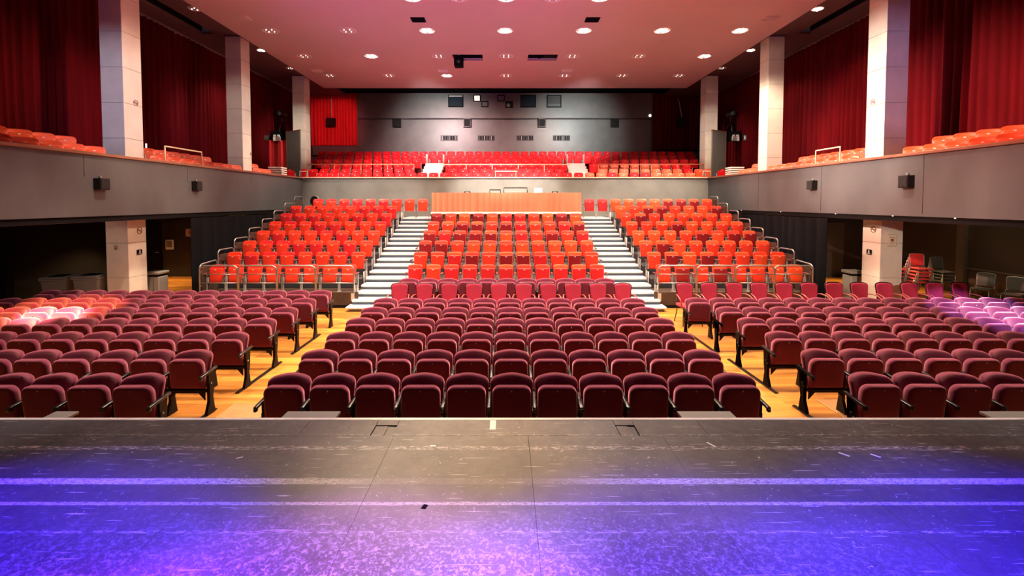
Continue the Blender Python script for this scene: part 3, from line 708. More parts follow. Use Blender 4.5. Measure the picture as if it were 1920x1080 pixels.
# pads that read dark red in the centre block, per row from the stage: seat indices from the bin side
dark = {0: [], 1: [3, 5, 6, 9], 2: [0, 1], 3: [0, 2, 3, 4, 8], 4: [2, 3, 5, 10], 5: [0, 3, 9]}
for r in range(6):
    for k in range(11):
        x = (k - 5) * .532; dk = k in dark[r]
        back = rn2.choice(['red1', 'red2', 'red1']) if not (r == 5 and dk) else 'red4'
        pad = 'red4' if dk else rn2.choice(['red1', 'red3', 'red1', 'red2'])
        if r == 0: pad = rn2.choice(['red3', 'red1', 'red3'])
        lab = 'red flip seat%s, %s from bin-side stairs, %s tier up, centre raked block' % (' with dark pad' if dk else '', ORD[k + 1], ORD[r + 1])
        pseat(x, TY[r], TZ[r], lab, 'plastic seats of the centre raked block', back, pad, k == 0)
darkR = {0: [1, 3], 1: [1, 3], 2: [1], 3: [6, 7, 4], 4: [3], 5: [1], 6: [2, 3, 7], 7: [4, 5, 6]}
for s in (-1, 1):
    for r in range(8):
        for k in range(8):
            x = s * (4.60 + k * .55)
            if s < 0 and r == 7 and k == 7: continue
            dk = (s > 0 and k in darkR[r]) or (s < 0 and r == 7 and k == 1) or (s < 0 and r == 6 and k == 0)
            if s < 0: back = rn2.choice(['red1', 'red1', 'red1', 'red3']) ; pad = 'red4' if (dk and r < 6) else ('red3' if dk else rn2.choice(['red1', 'red1', 'red3']))
            else: back = rn2.choice(['red1', 'red2', 'red2']); pad = 'red4' if dk else rn2.choice(['red1', 'red2', 'red1'])
            lab = 'red seat%s, %s from stairs, %s tier up, %s' % (' with dark pad' if dk else '', ORD[k + 1], ORD[r + 1], 'bin-side raked block' if s < 0 else 'raked block near stacked chairs')
            pseat(x, TY[r], TZ[r], lab, 'plastic seats of the %s' % ('bin-side raked block' if s < 0 else 'raked block by the stacked chairs'), back, pad, end=(k == (7 if s < 0 else 0)))
    for k in range(2):
        x = s * (4.05 - k * .55)
        pseat(x, TY[7], TZ[7], 'red plastic flip seat at the stairhead on the %s, %s draped desk' % ('bin side' if s < 0 else 'stacked-chair side', 'next to the' if k else 'one away from'), 'plastic seats at the stairheads', 'red1' if s < 0 else 'red4', 'red1' if s < 0 else 'red3', end=(k == 1 and s < 0))

# ---- railings
def hoop(pts3, r=.022):
    return MB().tube(pts3, r, 8)
def arc(p, a, b, rad, n=4):
    """rounded corner between directions: returns points around corner p going from a to b"""
    p, a, b = Vector(p), Vector(a), Vector(b); u = (a - p).normalized() * rad; v = (b - p).normalized() * rad
    return [p + u * (1 - sin(t * pi / 2 / n)) + v * (1 - cos(t * pi / 2 / n)) for t in range(n + 1)]
for s, nm in ((-1, 'bin-side'), (1, 'stacked-chair side')):
    for k in range(4):
        xa = s * (4.33 + k * 1.105); xb = s * (4.33 + k * 1.105 + 1.08)
        t = thing('guard_rail', 'steel tube guard rail panel before the raked seats, %s from %s stairs' % (ORD[k + 1], nm), 'railing', (0, T0 - .03, 0), 0, 'guard rails before the ' + nm + ' raked block')
        A, B, C, D = (xa, 0, .30), (xa, 0, 1.21), (xb, 0, 1.21), (xb, 0, .30)
        part('hoop', hoop([A] + arc(B, A, C, .13) + arc(C, B, D, .13) + [D]), M['steel'], t)
        part('cross_rail', hoop([(xa, 0, .965), (xb, 0, .965)], .014), M['steel'], t)
        part('cross_rail', hoop([(xa, 0, .715), (xb, 0, .715)], .014), M['steel'], t)
    for r in range(8):
        y0 = T0 + .868 * r; z = TZ[r]; x = s * 8.745
        t = thing('side_rail', 'tall steel hoop with brown infill beside %s raked tier, %s' % (ORD[r + 1], nm), 'railing', (x, y0, z), 0, 'side rails of the ' + nm + ' raked block')
        A, B, C, D = (0, 0, -.3), (0, 0, .83 if r == 0 else .88), (0, .82, .88), (0, .82, -.3)
        part('hoop', hoop([A] + arc(B, A, C, .12) + arc(C, B, D, .12) + [D]), M['steel'], t)
        part('infill_panel', MB().cbox(-.01, .01, .07, .77, -.05, .74, .004), mat('brown_infill', (.05, .028, .022), .5), t)
        for zz in (.2, .6):
            part('clamp', MB().cbox(-.02, .02, .0, .08, zz, zz + .03, .004), M['steel'], t); part('clamp', MB().cbox(-.02, .02, .75, .82, zz, zz + .03, .004), M['steel'], t)

# ---- control position with the salmon drape
t = thing('control_desk', 'long control desk hidden behind a pleated salmon drape above centre seats', 'desk', (0, 0, 0))
part('platform', MB().box(-2.98, 2.98, 18.62, 21.3, 2.0, 2.55), M['brown'], t)
part('platform_nosing', MB().cbox(-2.98, 2.98, 18.57, 18.62, 2.54, 2.62, .005), M['white'], t)
part('top', MB().cbox(-2.95, 2.98, 18.75, 19.5, 3.33, 3.37, .006), M['matblack'], t)
for xx in (-2.8, 0, 2.8): part('leg', MB().box(xx - .03, xx + .03, 19.3, 19.36, 2.55, 3.33), M['matblack'], t)
o = curtain('desk_drape', (-2.95, 18.68), (2.98, 18.68), 2.63, 3.39, M['salmon'], 'pleated salmon orange cloth hung along the front of the control desk', .026, .23, 31, 'drape')
for (x, w, z, h, l) in ((-.45, .44, 3.37, .14, 'small open black equipment frame on the control desk'), (.38, .95, 3.37, .22, 'wide open black equipment frame on the control desk')):
    q = thing('equipment_frame', l, 'frame', (x, 19.1, z))
    part('frame', MB().tube([(-w / 2, 0, 0), (-w / 2, 0, h), (w / 2, 0, h), (w / 2, 0, 0)], .018, 4), M['matblack'], q)
    part('console', MB().cbox(-w / 2 + .04, w / 2 - .04, -.05, .25, 0, h * .35, .01), mat('console_grey', (.2, .19, .18), .5), q)
tag(part('paper_sheet', MB().cbox(1.14, 1.46, 19.05, 19.06, 3.37, 3.58, .002), M['paper'], None), 'white sheet of paper standing on the control desk', 'paper')
for x, l in ((-1.58, 'black headphones on the control desk, bin-side end'), (1.98, 'black headphones on the control desk, beyond the white sheet')):
    q = thing('headphones', l, 'headphones', (x, 19.1, 3.37))
    part('headband', MB().tube([(-.1 * cos(a), 0, .03 + .05 * sin(a)) for a in [i * pi / 8 for i in range(9)]], .009, 5), M['matblack'], q)
    for sx in (-1, 1): part('ear_cup', MB().lathe([(.01, -.02), (.04, -.02), (.04, .02), (.01, .02)], 10, (sx * .1, 0, .04), axis='x'), M['matblack'], q)
# round-backed chair at the top corner
q = thing('round_back_chair', 'black chair with round chrome-rimmed back at the top raked corner', 'chair', (-8.12, 19.9, 2.36))
el = [(.19 * cos(a), .24 * sin(a) + .68) for a in [2 * pi * i / 24 for i in range(24)]]
part('backrest', MB().pillow(el, .04, .014), M['matblack'], q)
part('rim', MB().tube([(x * 1.04, .02, z) for x, z in el], .012, 6, closed=True), M['steel'], q)
part('seat_pad', MB().cbox(-.2, .2, -.42, -.02, .40, .46, .02, smooth=True), M['matblack'], q)
for sx in (-1, 1):
    part('leg', MB().tube([(sx * .17, -.38, .42), (sx * .2, -.42, 0)], .012, 6), M['steel'], q); part('leg', MB().tube([(sx * .17, .02, .6), (sx * .18, .0, .3), (sx * .2, .1, 0)], .012, 6), M['steel'], q)

# ---- balcony seats
def balcony_proto():
    root = thing('balcony_seat', 'x', 'seat')
    ol = rrect(-.235, .235, .28, .80, .09, .04, .015, 4, .10)
    part('backrest', MB().pillow(ol, .04, .016, lambda x, z: -.05 * (x / .23) ** 2 - (.80 - z) * .14), M['balred'], root)
    pd = rrect(-.21, .21, .30, .70, .05, .05, .0, 4, .10)
    p = part('seat_pad', MB().pillow(pd, .05, .016, lambda x, z: -.16 - (.70 - z) * .06), M['balred'], root)
    part('number_plate', MB().cbox(-.025, .025, -.170, -.163, .66, .68, .002), mat('balcony_number_plate', (.9, .85, .8), .35), p)  # plain white plate without glow
    part('armrest', MB().tube([(.255, -.02, .56), (.255, -.25, .55), (.255, -.27, .50), (.255, -.2, .0)], .016, 5), M['lightsteel'], root)
    return root
cproto = balcony_proto(); cfirst = True
def bseat(x, y, z, rz, label, group, m, mp=None):
    global cfirst
    if cfirst: cproto.location = (x, y, z); cproto.rotation_euler[2] = rz; cproto['label'] = label; cproto['group'] = group; o = cproto; cfirst = False
    else: o = copy_tree(cproto, (x, y, z), rz, label, group)[0]
    for c in o.children:
        if c.name.startswith('backrest') or c.name.startswith('seat_pad'): setmat(c, M[m])
ext = [9.2, 10.9, 9.75, 10.9, 10.9, 10.85]
for r in range(6):
    n = int(ext[r] / .54); cnt = 0
    for k in range(-n, n + 1):
        x = k * .54 + (.27 if r % 2 == 0 else 0)
        if abs(x) > ext[r] + .1: continue
        if 1 <= r <= 3 and (-4.65 < x < -3.2 or 3.1 < x < 4.55): continue
        cnt += 1
        bseat(x, bal_y[r], bal_z[r], 0, 'red balcony seat, %s from the bin-side end of the %s rear balcony row' % (ORD[cnt], ORD[r + 1]), 'red seats of the rear balcony', 'balorange' if (x > 4 and r < 3 and rn2.random() < .75) else 'balred')
for s, X, wh in ((-1, 9.55, 'bin-side balcony'), (1, 9.45, 'balcony over stacked chairs')):
    for q, (xx, dz, rows) in enumerate(((X + .78, .12, 'ledge row'), (X + 1.78, .42, 'outer row'))):
        cnt = 0
        for (a, b) in ((9.0, 12.3), (14.0, 18.0), (19.6, 21.3)):
            if q: a += .3
            y = a
            while y < b:
                cnt += 1
                bseat(s * xx, y, 3.5 + dz, -s * radians(48), 'orange-red side balcony seat, %s from the stage, %s, %s' % (ORD[cnt], rows, wh), 'orange-red seats of the ' + wh, 'balorange')
                y += .56
# balcony rails
def small_rail(x0, y0, x1, y1, z0, z1, label, m='white', r=.018):
    t = thing('ledge_rail', label, 'railing', (0, 0, 0))
    part('rail', MB().tube([(x0, y0, z0), (x0, y0, z1), (x1, y1, z1), (x1, y1, z0)], r, 4), M[m], t)
    part('base_plate', MB().box(min(x0, x1) - .03, min(x0, x1) + .03, y0 - .03, y0 + .03, z0 - .01, z0 + .01), M[m], t)
M['cream'] = mat('cream_rail_paint', (.85, .66, .45), .5)
small_rail(-.5, 22.1, .46, 22.1, 4.18, 4.46, 'small cream tube rail at the middle of the rear balcony ledge', 'cream')
small_rail(-9.7, 22.12, -9.35, 22.12, 4.17, 4.46, 'small white tube rail at rear balcony corner, bin side', 'white')
small_rail(9.25, 22.1, 9.6, 22.1, 4.17, 4.46, 'small white tube rail at rear balcony corner, stacked-chair side', 'white')
small_rail(-9.66, 13.35, -9.66, 14.95, 4.17, 4.60, 'cream tube rail on bin-side balcony ledge past the first column', 'cream', .022)
small_rail(9.56, 13.5, 9.56, 14.55, 4.17, 4.60, 'cream tube rail on the balcony ledge above the stacked chairs', 'cream', .022)
for x0, x1, l in ((-10.2, -4.75, 'long orange rail before the third rear balcony row, bin-side section'), (-3.4, 3.3, 'long cream rail before the third rear balcony row, centre section'), (4.75, 10.2, 'long orange rail before the third rear balcony row, stacked-chair section')):
    t = thing('crossing_rail', l, 'railing', (0, 24.25, 4.2))
    mm = mat('orange_rail', (.75, .22, .12), .4) if 'orange' in l else M['cream']
    part('top_bar', MB().tube([(x0, 0, .74), (x1, 0, .74)], .03, 6), mm, t)
    nn = int((x1 - x0) / 1.4) + 1
    for i in range(nn + 1):
        xx = x0 + (x1 - x0) * i / nn; part('post', MB().tube([(xx, 0, .03), (xx, 0, .74)], .02, 6), mm, t)

# ================================================================== CEILING FITTINGS
ZR = zc
def downlight(x, y, z, lit, label, group, rr=.26, energy=900, nb=4, kind='main'):
    t = thing('downlight', label, 'ceiling light', (x, y, z), 0, group)
    ring = MB().lathe([(rr, 0), (rr + .02, -.012), (rr + .03, -.012), (rr + .04, 0), (rr, .0)], 24)
    v = MB(); n = 24
    prof = [(rr - .01, -.001), (rr, -.02), (rr + .03, -.02), (rr + .045, -.001)]
    vs = []; fs = []
    for r, zz in prof:
        for j in range(n): vs.append((r * cos(2 * pi * j / n), r * sin(2 * pi * j / n), zz))
    for i in range(3):
        for j in range(n): fs.append((i * n + j, i * n + (j + 1) % n, (i + 1) * n + (j + 1) % n, (i + 1) * n + j))
    v.add(vs, fs, True); part('trim_ring', v, M['rim'], t)
    for j in range(nb):
        a = 2 * pi * (j + .5) / nb; br = .055 if lit else .022
        part('bulb', MB().lathe([(.001, -.035), (br * .8, -.032), (br, -.012), (br, -.001)], 10, (rr * .55 * cos(a), rr * .55 * sin(a), 0)), M['bulb'] if lit else M['dimbulb'], t)
    if lit:
        spot('downlight_beam', (x, y, z - .12), (x, y, 0), energy, WARM, 125, .5, .14)
rows = [(14.45, [(-3, 1), (-1.5, 0), (0, 1), (1.5, 0), (3, 1)], None), (17.17, None, (0, 0, 1, 1, 1, 1, 1)), (20.14, None, (0, 1, 0, 0, 0, 0, 1)), (23.2, None, (0, 0, 1, 0, 0, 0, 0))]
for ri, (y, custom, lits) in enumerate(rows):
    if custom:
        for k, (c, lt) in enumerate(custom):
            downlight(c * 1.0 * 1.9 / 1.9 * 0.95 if c else 0, y, zc, bool(lt), '%s recessed ceiling light, row nearest the stage, %s from bin side' % ('glowing' if lt else 'dim', ORD[k + 1]), 'recessed ceiling lights')
    else:
        for k in range(7):
            xo = (k - 3) * 2.82
            if ri == 2: xo = [-8.55, -5.72, -2.86, 0, 2.8, 5.62, 8.41][k]
            if ri == 3: xo = [-8.62, -5.73, -2.9, 0, 2.85, 5.67, 8.45][k]
            if ri == 1: xo = [-8.5, -5.71, -2.85, -.04, 2.8, 5.63, 8.44][k]
            downlight(xo, y, zc, bool(lits[k]), '%s recessed ceiling light, %s from bin side, %s row from stage' % ('glowing' if lits[k] else 'unlit', ORD[k + 1], ORD[ri + 1]), 'recessed ceiling lights', energy=1300)
for s, nm in ((-1, 'bin-side'), (1, 'stacked-chair side')):
    for (y, lit, e, wh) in ((16.0, s > 0, 300, 'between first and second columns'), (20.3, True, 420, 'past the second column'), (23.0, False, 0, 'before the third column')):
        downlight(s * 10.45, y, 9.5, lit, '%s soffit light %s, %s' % ('glowing' if lit else 'dim', wh, nm), 'soffit lights', .16, e, 3)
# ceiling grilles
for x, y, l in ((-2.98, 16.15, 'small square ceiling grille by glowing light, bin side of centre'), (2.92, 16.15, 'small square ceiling grille beside glowing light, stacked-chair side of centre'), (-8.85, 16.0, 'small ceiling grille nearest the bin-side ceiling edge'), (8.9, 16.05, 'small ceiling grille nearest the other ceiling edge'), (-8.9, 22.35, 'rear ceiling grille by the bin-side ceiling edge'), (2.88, 22.35, 'rear ceiling grille on the stacked-chair side'), (-2.95, 22.35, 'rear ceiling grille before the lit lamp, bin side of centre')):
    t = thing('ceiling_grille', l, 'grille', (x, y, zc))
    big = y < 17 and abs(x) < 4
    part('frame', MB().cbox(-.24, .24, -.2, .2, -.02, 0, .004), M['matblack'] if big else M['rim'], t)
    for k in range(5): part('slat', MB().box(-.21, .21, -.16 + k * .075, -.145 + k * .075, -.045, -.02), M['matblack'] if big else M['rim'], t)
# projectors hanging in the openings
t = thing('projector', 'black projector hanging below the bin-side ceiling opening', 'projector', (-2.02, 20.2, zc))
part('body', MB().cbox(-.19, .19, -.12, .30, -.42, .02, .03), M['matblack'], t)
part('bracket', MB().box(-.04, .04, .0, .06, 0, .98), M['steel'], t)
part('lens', MB().lathe([(.02, -.2), (.07, -.2), (.08, -.12), (.08, 0)], 14, (0, 0, -.25), axis='y'), M['glass'], t)
t = thing('projector', 'dark projector raised in the ceiling opening on stacked-chair side', 'projector', (1.85, 20.25, zc))
part('body', MB().cbox(-.25, .25, -.15, .25, .02, .25, .03), M['matblack'], t)
part('bracket', MB().box(-.04, .04, .0, .06, .2, .98), M['steel'], t)
part('cable', MB().tube([(-.2, 0, .1), (-.4, .05, -.05), (-.5, 0, -.08), (-.35, .05, -.02), (-.1, 0, .05)], .01, 5), M['matblack'], t)

# ================================================================== REAR WALL FITTINGS
YB = 28.95
def window(name, x0, x1, z0, z1, rim, pane, extra=None):
    o = struct(name, MB().box(x0, x1, YB - .03, YB - .005, z0, z1), pane)
    part('frame', MB().box(x0 - .05, x1 + .05, YB - .06, YB, z1, z1 + .05).box(x0 - .05, x1 + .05, YB - .06, YB, z0 - .05, z0).box(x0 - .05, x0, YB - .06, YB, z0, z1).box(x1, x1 + .05, YB - .06, YB, z0, z1), rim, o)
    return o
def wx(px): return (px - 949) / 880 * 28.95
def wz(py): return 3.03 + (378 - py) / 880 * 28.95
w1 = window('window_1', wx(843), wx(868), wz(201), wz(181.5), M['matblack'], M['glass'])
part('blind', MB().box(wx(843), wx(868.5), YB - .05, YB - .03, wz(183), wz(181)), M['white'], w1)
window('window_2', wx(890), wx(900), wz(191), wz(181.5), M['matblack'], mat('lit_booth', (.8, .75, .65), .5, emit=(1, .92, .8), estr=.8))
window('window_3', wx(904.5), wx(914.5), wz(201), wz(193), M['matblack'], M['backgrey'])
window('window_4', wx(934), wx(945), wz(190.5), wz(182), M['matblack'], M['backgrey'])
w5 = window('window_5', wx(949.5), wx(960), wz(202), wz(193.5), M['matblack'], M['glass'])
part('lantern', MB().lathe([(.001, -.04), (.1, -.04), (.12, 0), (.1, .02)], 12, ((wx(953)), YB - .03, wz(199)), axis='y'), M['lightsteel'], w5)
w6 = window('window_6', wx(977), wx(1003), wz(201.5), wz(181.5), M['matblack'], M['glass'])
w7 = window('window_7', wx(1026), wx(1050), wz(201.5), wz(182), M['matblack'], M['darkwall'])
part('blind', MB().box(wx(1025), wx(1051), YB - .05, YB - .03, wz(182.5), wz(181)).box(wx(1025), wx(1050), YB - .05, YB - .03, wz(202), wz(200.5)).box(wx(1026), wx(1050), YB - .045, YB - .03, wz(200.5), wz(196.5)), M['grey'], w7)
def speaker(x, y, z, rz, label, w=.5, h=.5, d=.24, group=None):
    t = thing('wall_speaker', label, 'speaker', (x, y, z), rz, group)
    b = MB(); b.prism([(-w / 2, 0), (w / 2, 0), (w / 2 * .82, -d), (-w / 2 * .82, -d)], 'z', -h / 2, h / 2)
    part('cabinet', b, M['black'], t)
    part('grille_cloth', MB().cbox(-w * .36, w * .36, -d - .015, -d, -h * .44, h * .44, .01), mat('speaker_grille', (.014, .015, .017), .7, spec=.2), t)
    part('bracket', MB().cbox(-.03, .03, -.05, .04, h / 2, h / 2 + .06, .01), M['steel'], t)
    return t
for px, wd in ((746, 'farthest bin-side of the four'), (877, 'second from the bin side'), (1015.5, 'third from the bin side'), (1151, 'fourth from the bin side')):
    speaker((px - 949) / 880 * 29.2, 29.2, wz(231) , 0, 'black square speaker on the rear grey wall, ' + wd, .52, .5, .24, 'rear wall speakers')
for px, l in ((624, 'black speaker hung before the bright red rear curtain'), (1274, 'black speaker hung before the dim crimson rear curtain')):
    q = speaker((px - 949) / 880 * 28.8, 28.8, wz(232), 0, l, .55, .5)
    part('hanger_pole', MB().tube([(0.03, -.1, .28), (-.1 if px > 1000 else 0.02, -.08, 1.05), (-.2 if px > 1000 else 0.02, -.05, 1.5)], .03, 6), M['lightsteel'], q)
speaker(-9.55, 11.05, 3.44, radians(90) , 'boxy black speaker on the fascia below the bin-side ledge, nearer the stage', .34, .27, .13)
speaker(-9.55, 14.45, 3.51, radians(90), 'dark boxy speaker on the bin-side fascia, nearer the raked seats', .34, .29, .13)
speaker(9.45, 11.05, 3.50, -radians(90), 'boxy black speaker on the fascia above the stacked chairs, nearer the stage', .34, .29, .13)
speaker(9.45, 14.45, 3.54, -radians(90), 'dark boxy speaker on the stacked-chair side fascia, nearer the raked seats', .34, .27, .13)
for px, k in ((843, 0), (912, 1), (984, 2), (1052, 3)):
    t = thing('wall_vent', 'long slotted air vent low on the rear grey wall, %s from bin side' % ORD[k + 1], 'vent', ((px - 949) / 880 * 29.2, 29.2, wz(258.5)), 0, 'rear wall vents')
    part('frame', MB().box(-.53, .53, -.03, 0, .13, .17).box(-.53, .53, -.03, 0, -.17, -.13).box(-.53, -.49, -.03, 0, -.13, .13).box(.49, .53, -.03, 0, -.13, .13), M['grey'], t)
    part('backing', MB().box(-.49, .49, -.012, -.002, -.13, .13), M['matblack'], t)
    for i in range(9): part('slat', MB().box(-.45 + i * .105, -.41 + i * .105, -.028, -.012, -.12, .12), M['grey'] if (i * 7 + k * 3) % 4 else M['lightsteel'], t)
tag(part('wall_lamp', MB().lathe([(.001, -.05), (.07, -.04), (.08, 0)], 12, ((1217 - 949) / 880 * 28.9, 28.93, wz(218)), axis='y'), M['dimbulb'], None), 'tiny glowing white lamp on the rear wall near the dim curtain', 'lamp')

# ---- perches beside the third columns
for s in (-1, 1):
    nm = 'bin-side' if s < 0 else 'stacked-chair side'
    t = thing('standing_screen', 'upright grey screen panel leaning beside the third column, ' + nm, 'screen', (s * 10.2, 23.4, 3.5))
    a = math.atan2(.65, 1.0)
    q = MB().cbox(0, 1.1, -.03, .03, .5, 3.05, .004)
    o = part('panel', q, M['backgrey'], t); o.rotation_euler[2] = a if s > 0 else pi - a
    q = MB().cbox(-.01, 1.19, -.04, .04, 3.05, 3.10, .004)
    o = part('top_edge', q, M['wood'], t); o.rotation_euler[2] = a if s > 0 else pi - a
    q = MB().cbox(1.1, 1.18, -.04, .04, .5, 3.05, .004)
    o = part('edge_post', q, M['wood'], t); o.rotation_euler[2] = a if s > 0 else pi - a
    for xx in (.1, .95):
        o = part('foot', MB().box(xx, xx + .08, -.12, .08, 0, .5), M['matblack'], t); o.rotation_euler[2] = a if s > 0 else pi - a
    t = thing('lighting_perch', 'black lighting perch with tube railing beside the third column, ' + nm, 'platform', (s * 12.0, 24.9, 0))
    part('deck', MB().box(-.75, .75, 0, 1.6, 6.28, 6.75), M['matblack'], t)
    part('support', MB().box(-.6, -.5, .2, .3, 3.5, 6.28).box(.5, .6, .2, .3, 3.5, 6.28), M['matblack'], t)
    xi = -s * .72
    part('railing', MB().tube([(xi, 0, 6.7), (xi, 0, 7.45), (-xi * .2, 0, 7.6), (-xi * .2, 0, 6.7)], .02, 6).tube([(xi, 0, 7.1), (-xi * .2, 0, 7.25)], .016, 6), M['black'], t)
    t = thing('follow_spot', 'follow spot lantern on a tripod on the %s perch' % nm, 'lantern', (s * 12.0, 25.3, 6.75))
    part('lamp_body', MB().lathe([(.05, -.4), (.13, -.38), (.13, .1), (.16, .12), (.16, .3), (.05, .32)], 14, (0, 0, .95), axis='y'), mat('lantern_grey', (.10, .10, .11), .35, metal=.5), t)
    for k in range(3):
        an = 2 * pi * k / 3 + .4; part('leg', MB().tube([(0, 0, .55), (.3 * cos(an), .3 * sin(an), 0)], .015, 5), M['steel'], t)
    part('yoke', MB().tube([(0, 0, .5), (0, 0, .75), (-.17, 0, .78), (-.17, 0, .95)], .015, 5).tube([(0, 0, .75), (.17, 0, .78), (.17, 0, .95)], .015, 5), M['steel'], t)
    t = thing('emergency_light', 'white twin-head emergency light under the %s perch' % nm, 'light', (s * 12.0, 24.7, 6.38))
    bw = -s * .05
    part('case', MB().cbox(-.18, .18, -.05, .05, -.17, .06, .01), M['white'], t)
    for sx in (-1, 1): part('head', MB().cbox(sx * .1 - .055, sx * .1 + .055, -.07, .04, .07, .15, .012), M['white'], t)
    part('wall_plate', MB().box(-.05, .05, .05, .22, -.1, .05), M['white'], t)
    t = thing('exit_sign', ('green and white EXIT sign beside the emergency light' if s > 0 else 'unlit dim EXIT sign beside the bin-side emergency light'), 'sign', (s * 12.52, 24.4, 6.33))
    part('board', MB().cbox(-.24, .24, -.02, .02, -.14, .14, .004), M['signgreen'] if s > 0 else mat('dim_sign', (.03, .035, .03), .5), t)
    part('hanger', MB().tube([(0, 0, .1), (0, .55, .1)], .012, 5), M['matblack'], t)
    cu = bpy.data.curves.new('sign_text', 'FONT'); cu.body = 'EXIT'; cu.size = .24; cu.align_x = 'CENTER'; cu.align_y = 'CENTER'; cu.extrude = .002
    cu.materials.append(M['signwhite'] if s > 0 else mat('dim_letters', (.2, .2, .2), .5))
    tmp = bpy.data.objects.new('lettering_curve', cu); COL.objects.link(tmp); bpy.context.view_layer.update()
    me = bpy.data.meshes.new_from_object(tmp.evaluated_get(bpy.context.evaluated_depsgraph_get())); bpy.data.objects.remove(tmp)
    o = put('lettering', me, t, (0, -.024, 0)); o.rotation_euler = (radians(90), 0, 0)
tag(part('pole_lamp', MB().lathe([(.001, -.02), (.02, -.02), (.02, .25), (.001, .25)], 8, (-11.9, 15.6, 4.7)).tube([(-11.9, 15.6, 3.72), (-11.9, 15.6, 4.7)], .01, 5), [M['dimbulb']], None), 'thin upright glowing lamp before the bin-side curtain by second column', 'lamp')
# folded white boards / paper stacks on the ledge by the second columns
for s in (-1, 1):
    t = thing('board_stack', 'small stack of white boards behind the second column, ' + ('bin side' if s < 0 else 'stacked-chair side'), 'boards', (s * 10.0, 20.6, 3.5))
    for k in range(4): part('board', MB().cbox(-.3, .3, -.25, .25, .7 + k * .09, .76 + k * .09, .01), M['white'], t)
    part('stand', MB().box(-.25, .25, -.2, .2, 0, .7), M['matblack'], t)

# ================================================================== UNDER THE BALCONIES
def wheelie(x, y, rz, label):
    t = thing('wheeled_bin', label, 'bin', (x, y, 0), rz)
    b = MB(); vs = [(-.2, -.24, .06), (.2, -.24, .06), (.2, .22, .06), (-.2, .22, .06), (-.28, -.34, .98), (.28, -.34, .98), (.28, .30, .98), (-.28, .30, .98)]
    b.add(vs, [(0, 3, 2, 1), (4, 5, 6, 7), (0, 1, 5, 4), (1, 2, 6, 5), (2, 3, 7, 6), (3, 0, 4, 7)])
    part('body', b, M['binlow'], t)
    part('rim', MB().cbox(-.31, .31, -.37, .33, .95, 1.0, .012), M['binlow'], t)
    part('lid', MB().cbox(-.30, .30, -.40, .31, 1.0, 1.05, .02, xf=None), M['binlow'], t)
    part('lid_recess', MB().cbox(-.18, .18, -.26, .16, 1.05, 1.06, .003), M['matblack'], t)
    part('handle', MB().tube([(-.2, .36, .97), (-.2, .42, 1.03), (.2, .42, 1.03), (.2, .36, .97)], .016, 6), M['binlow'], t)
    for sx in (-1, 1): part('wheel', MB().lathe([(.02, -.03), (.1, -.03), (.1, .03), (.02, .03)], 14, (sx * .22, .24, .1), axis='x'), M['matblack'], t)
wheelie(-11.95, 12.55, .25, 'grey wheeled bin under the balcony, the one farther from the column')
wheelie(-11.28, 12.75, .2, 'grey wheeled bin under the balcony, the one nearer the column')
def tallbin(x, y, label):
    t = thing('litter_bin', label, 'bin', (x, y, 0))
    part('body', MB().cbox(-.19, .19, -.2, .2, .02, .80, .02), M['bin'], t)
    part('lid', MB().cbox(-.22, .22, -.23, .23, .86, .95, .03, smooth=True), M['bin'], t)
    part('neck', MB().box(-.15, .15, -.17, .17, .8, .86), M['matblack'], t)
    part('seam', MB().box(.02, .035, -.205, -.2, .05, .76), M['symbol'], t)
tallbin(-10.5, 14.05, 'beige litter bin with domed lid behind the bin-side column')
tallbin(10.55, 14.2, 'beige litter bin with domed lid beside the column by stacked chairs')
# dispenser, notices, door at the back of the bin-side recess
t = thing('wall_dispenser', 'white framed box on the dark wall past the bin-side column', 'dispenser', (-13.55, 18.88, 1.3))
part('frame', MB().cbox(-.16, .16, -.06, 0, -.2, .2, .02), M['white'], t)
part('window_panel', MB().cbox(-.12, .11, -.066, -.06, -.1, .15, .003), M['backgrey'], t)
t = thing('wall_notice', 'pale notice with red print on the dark wall past the bin-side column', 'notice', (-12.75, 18.89, 1.78))
part('sheet', MB().cbox(-.17, .17, -.01, 0, -.16, .16, .002), mat('aged_sheet', (.5, .4, .36), .7), t)
part('print', MB().box(-.03, .03, -.012, -.01, -.1, .1).box(-.08, .08, -.012, -.01, -.02, .0), mat('red_print', (.4, .05, .04), .6), t)
d = struct('door_1', MB().cbox(-14.6, -13.9, 18.84, 18.9, 0, 2.2, .01), M['matblack'])
part('door_handle', MB().tube([(-13.98, 18.84, 1.0), (-13.98, 18.78, 1.0), (-14.1, 18.78, 1.0)], .012, 6), M['steel'], d)
d = struct('door_2', MB().cbox(12.6, 13.6, 18.84, 18.9, 0, 2.2, .01), mat('charcoal_door', (.05, .048, .045), .5))
part('door_handle', MB().tube([(12.7, 18.84, 1.0), (12.7, 18.78, 1.0), (12.82, 18.78, 1.0)], .012, 6), M['steel'], d)
struct('trim_wall_post', MB().box(14.9, 15, 15.2, 15.5, 0, 2.57), mat('olive_post', (.09, .075, .055), .4))
struct('trim_dado_rail', MB().box(14.95, 15, 4.4, 15.2, .86, .90), mat('dado', (.12, .11, .09), .4))
for i, (x, y) in enumerate(((8.7 * 0 + 9.48, 9.9), (9.48, 11.5), (9.48, 13.5), (9.48, 16.2), (9.48, 18.9))):
    tag(part('fascia_lamp', MB().lathe([(.001, -.03), (.018, -.025), (.022, 0)], 10, (x, y, 2.70)), M['dimbulb'], None), 'tiny white point light under the fascia, %s from the stage' % ORD[i + 1], 'lamp', 'point lights under the fascia')
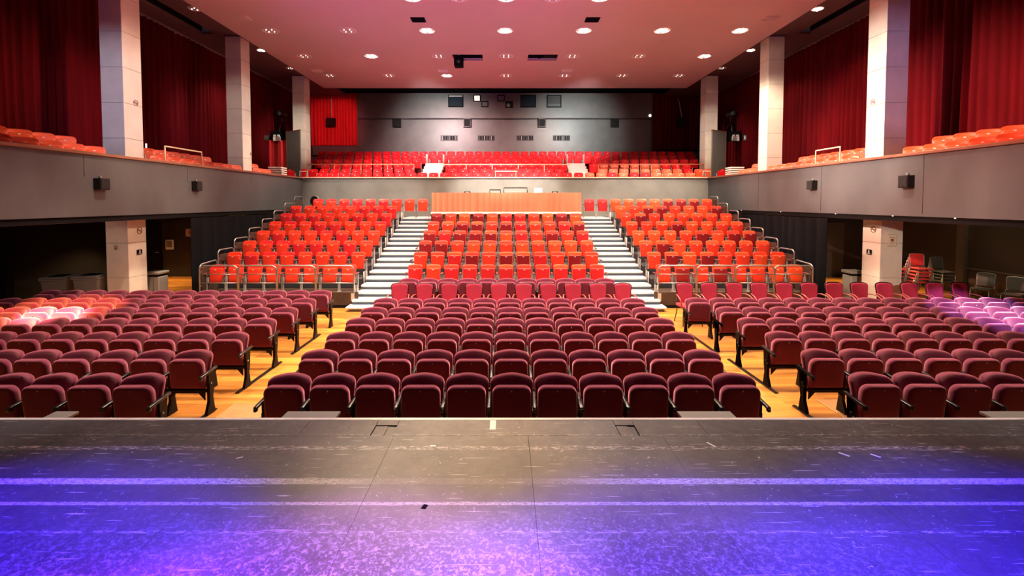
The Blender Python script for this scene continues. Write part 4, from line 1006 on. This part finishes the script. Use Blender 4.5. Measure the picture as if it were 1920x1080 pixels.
# stacked chairs and grey chairs
def stack_proto(fab, nm, label, cat='chair'):
    root = thing(nm, label, cat)
    ol = rrect(-.20, .20, .52, .90, .05, .04, .015, 4, .12)
    part('backrest', MB().pillow(ol, .04, .014, lambda x, z: -(.90 - z) * .2), fab, root)
    part('back_frame', MB().tube([(x * 1.05, .02 - (.90 - z) * .2, z) for x, z in ol], .011, 5, closed=True), M['steel'], root)
    part('seat_pad', MB().cbox(-.21, .21, -.50, -.08, .42, .47, .02, smooth=True), fab, root)
    for s in (-1, 1):
        part('leg', MB().tube([(s * .2, -.46, .42), (s * .21, -.50, 0)], .011, 5), M['steel'], root); part('leg', MB().tube([(s * .2, -.06, .52), (s * .2, -.06, .42), (s * .21, .02, 0)], .011, 5), M['steel'], root)
    return root
H3 = ('at the bottom', 'in the middle', 'on top')
c0 = stack_proto(M['redfab'], 'stacking_chair', 'red stacking chair at the bottom of the stack beside black chairs'); c0.location = (13.35, 15.4, 0); c0.rotation_euler[2] = radians(-12); c0['group'] = 'red chairs stacked beside the black chairs'
for k in (1, 2, 3, 4): copy_tree(c0, (13.35 + .012 * k, 15.38 - .03 * k, .11 * k), radians(-12), 'red stacking chair, %s up in the stack beside black chairs' % ORD[k + 1], 'red chairs stacked beside the black chairs')
for k in range(4): copy_tree(c0, (12.95 + .01 * k, 15.9 - .03 * k, .12 * k), radians(-12), 'red stacking chair, %s up in the stack half hidden by the column' % ORD[k + 1], 'red chairs stacked behind the column')
c1 = stack_proto(M['greyfab'], 'stacking_chair', 'x'); c1.location = (14.3, 15.6, 0)
c1['label'] = 'black stacking chair at the bottom of the black stack'; c1['group'] = 'black chairs in a low stack'
for k in (1, 2, 3): copy_tree(c1, (14.3, 15.6 - .02 * k, .10 * k), 0, 'black stacking chair, %s up in the low black stack' % ORD[k + 1], 'black chairs in a low stack')
copy_tree(c1, (14.4, 14.0, 0), radians(-62), 'grey fabric chair with chrome rim against the dark wall, nearer stacks', 'grey chairs by the dark wall')
copy_tree(c1, (14.45, 13.2, 0), radians(-60), 'grey fabric chair with chrome rim against the wall, nearer the stage', 'grey chairs by the dark wall')
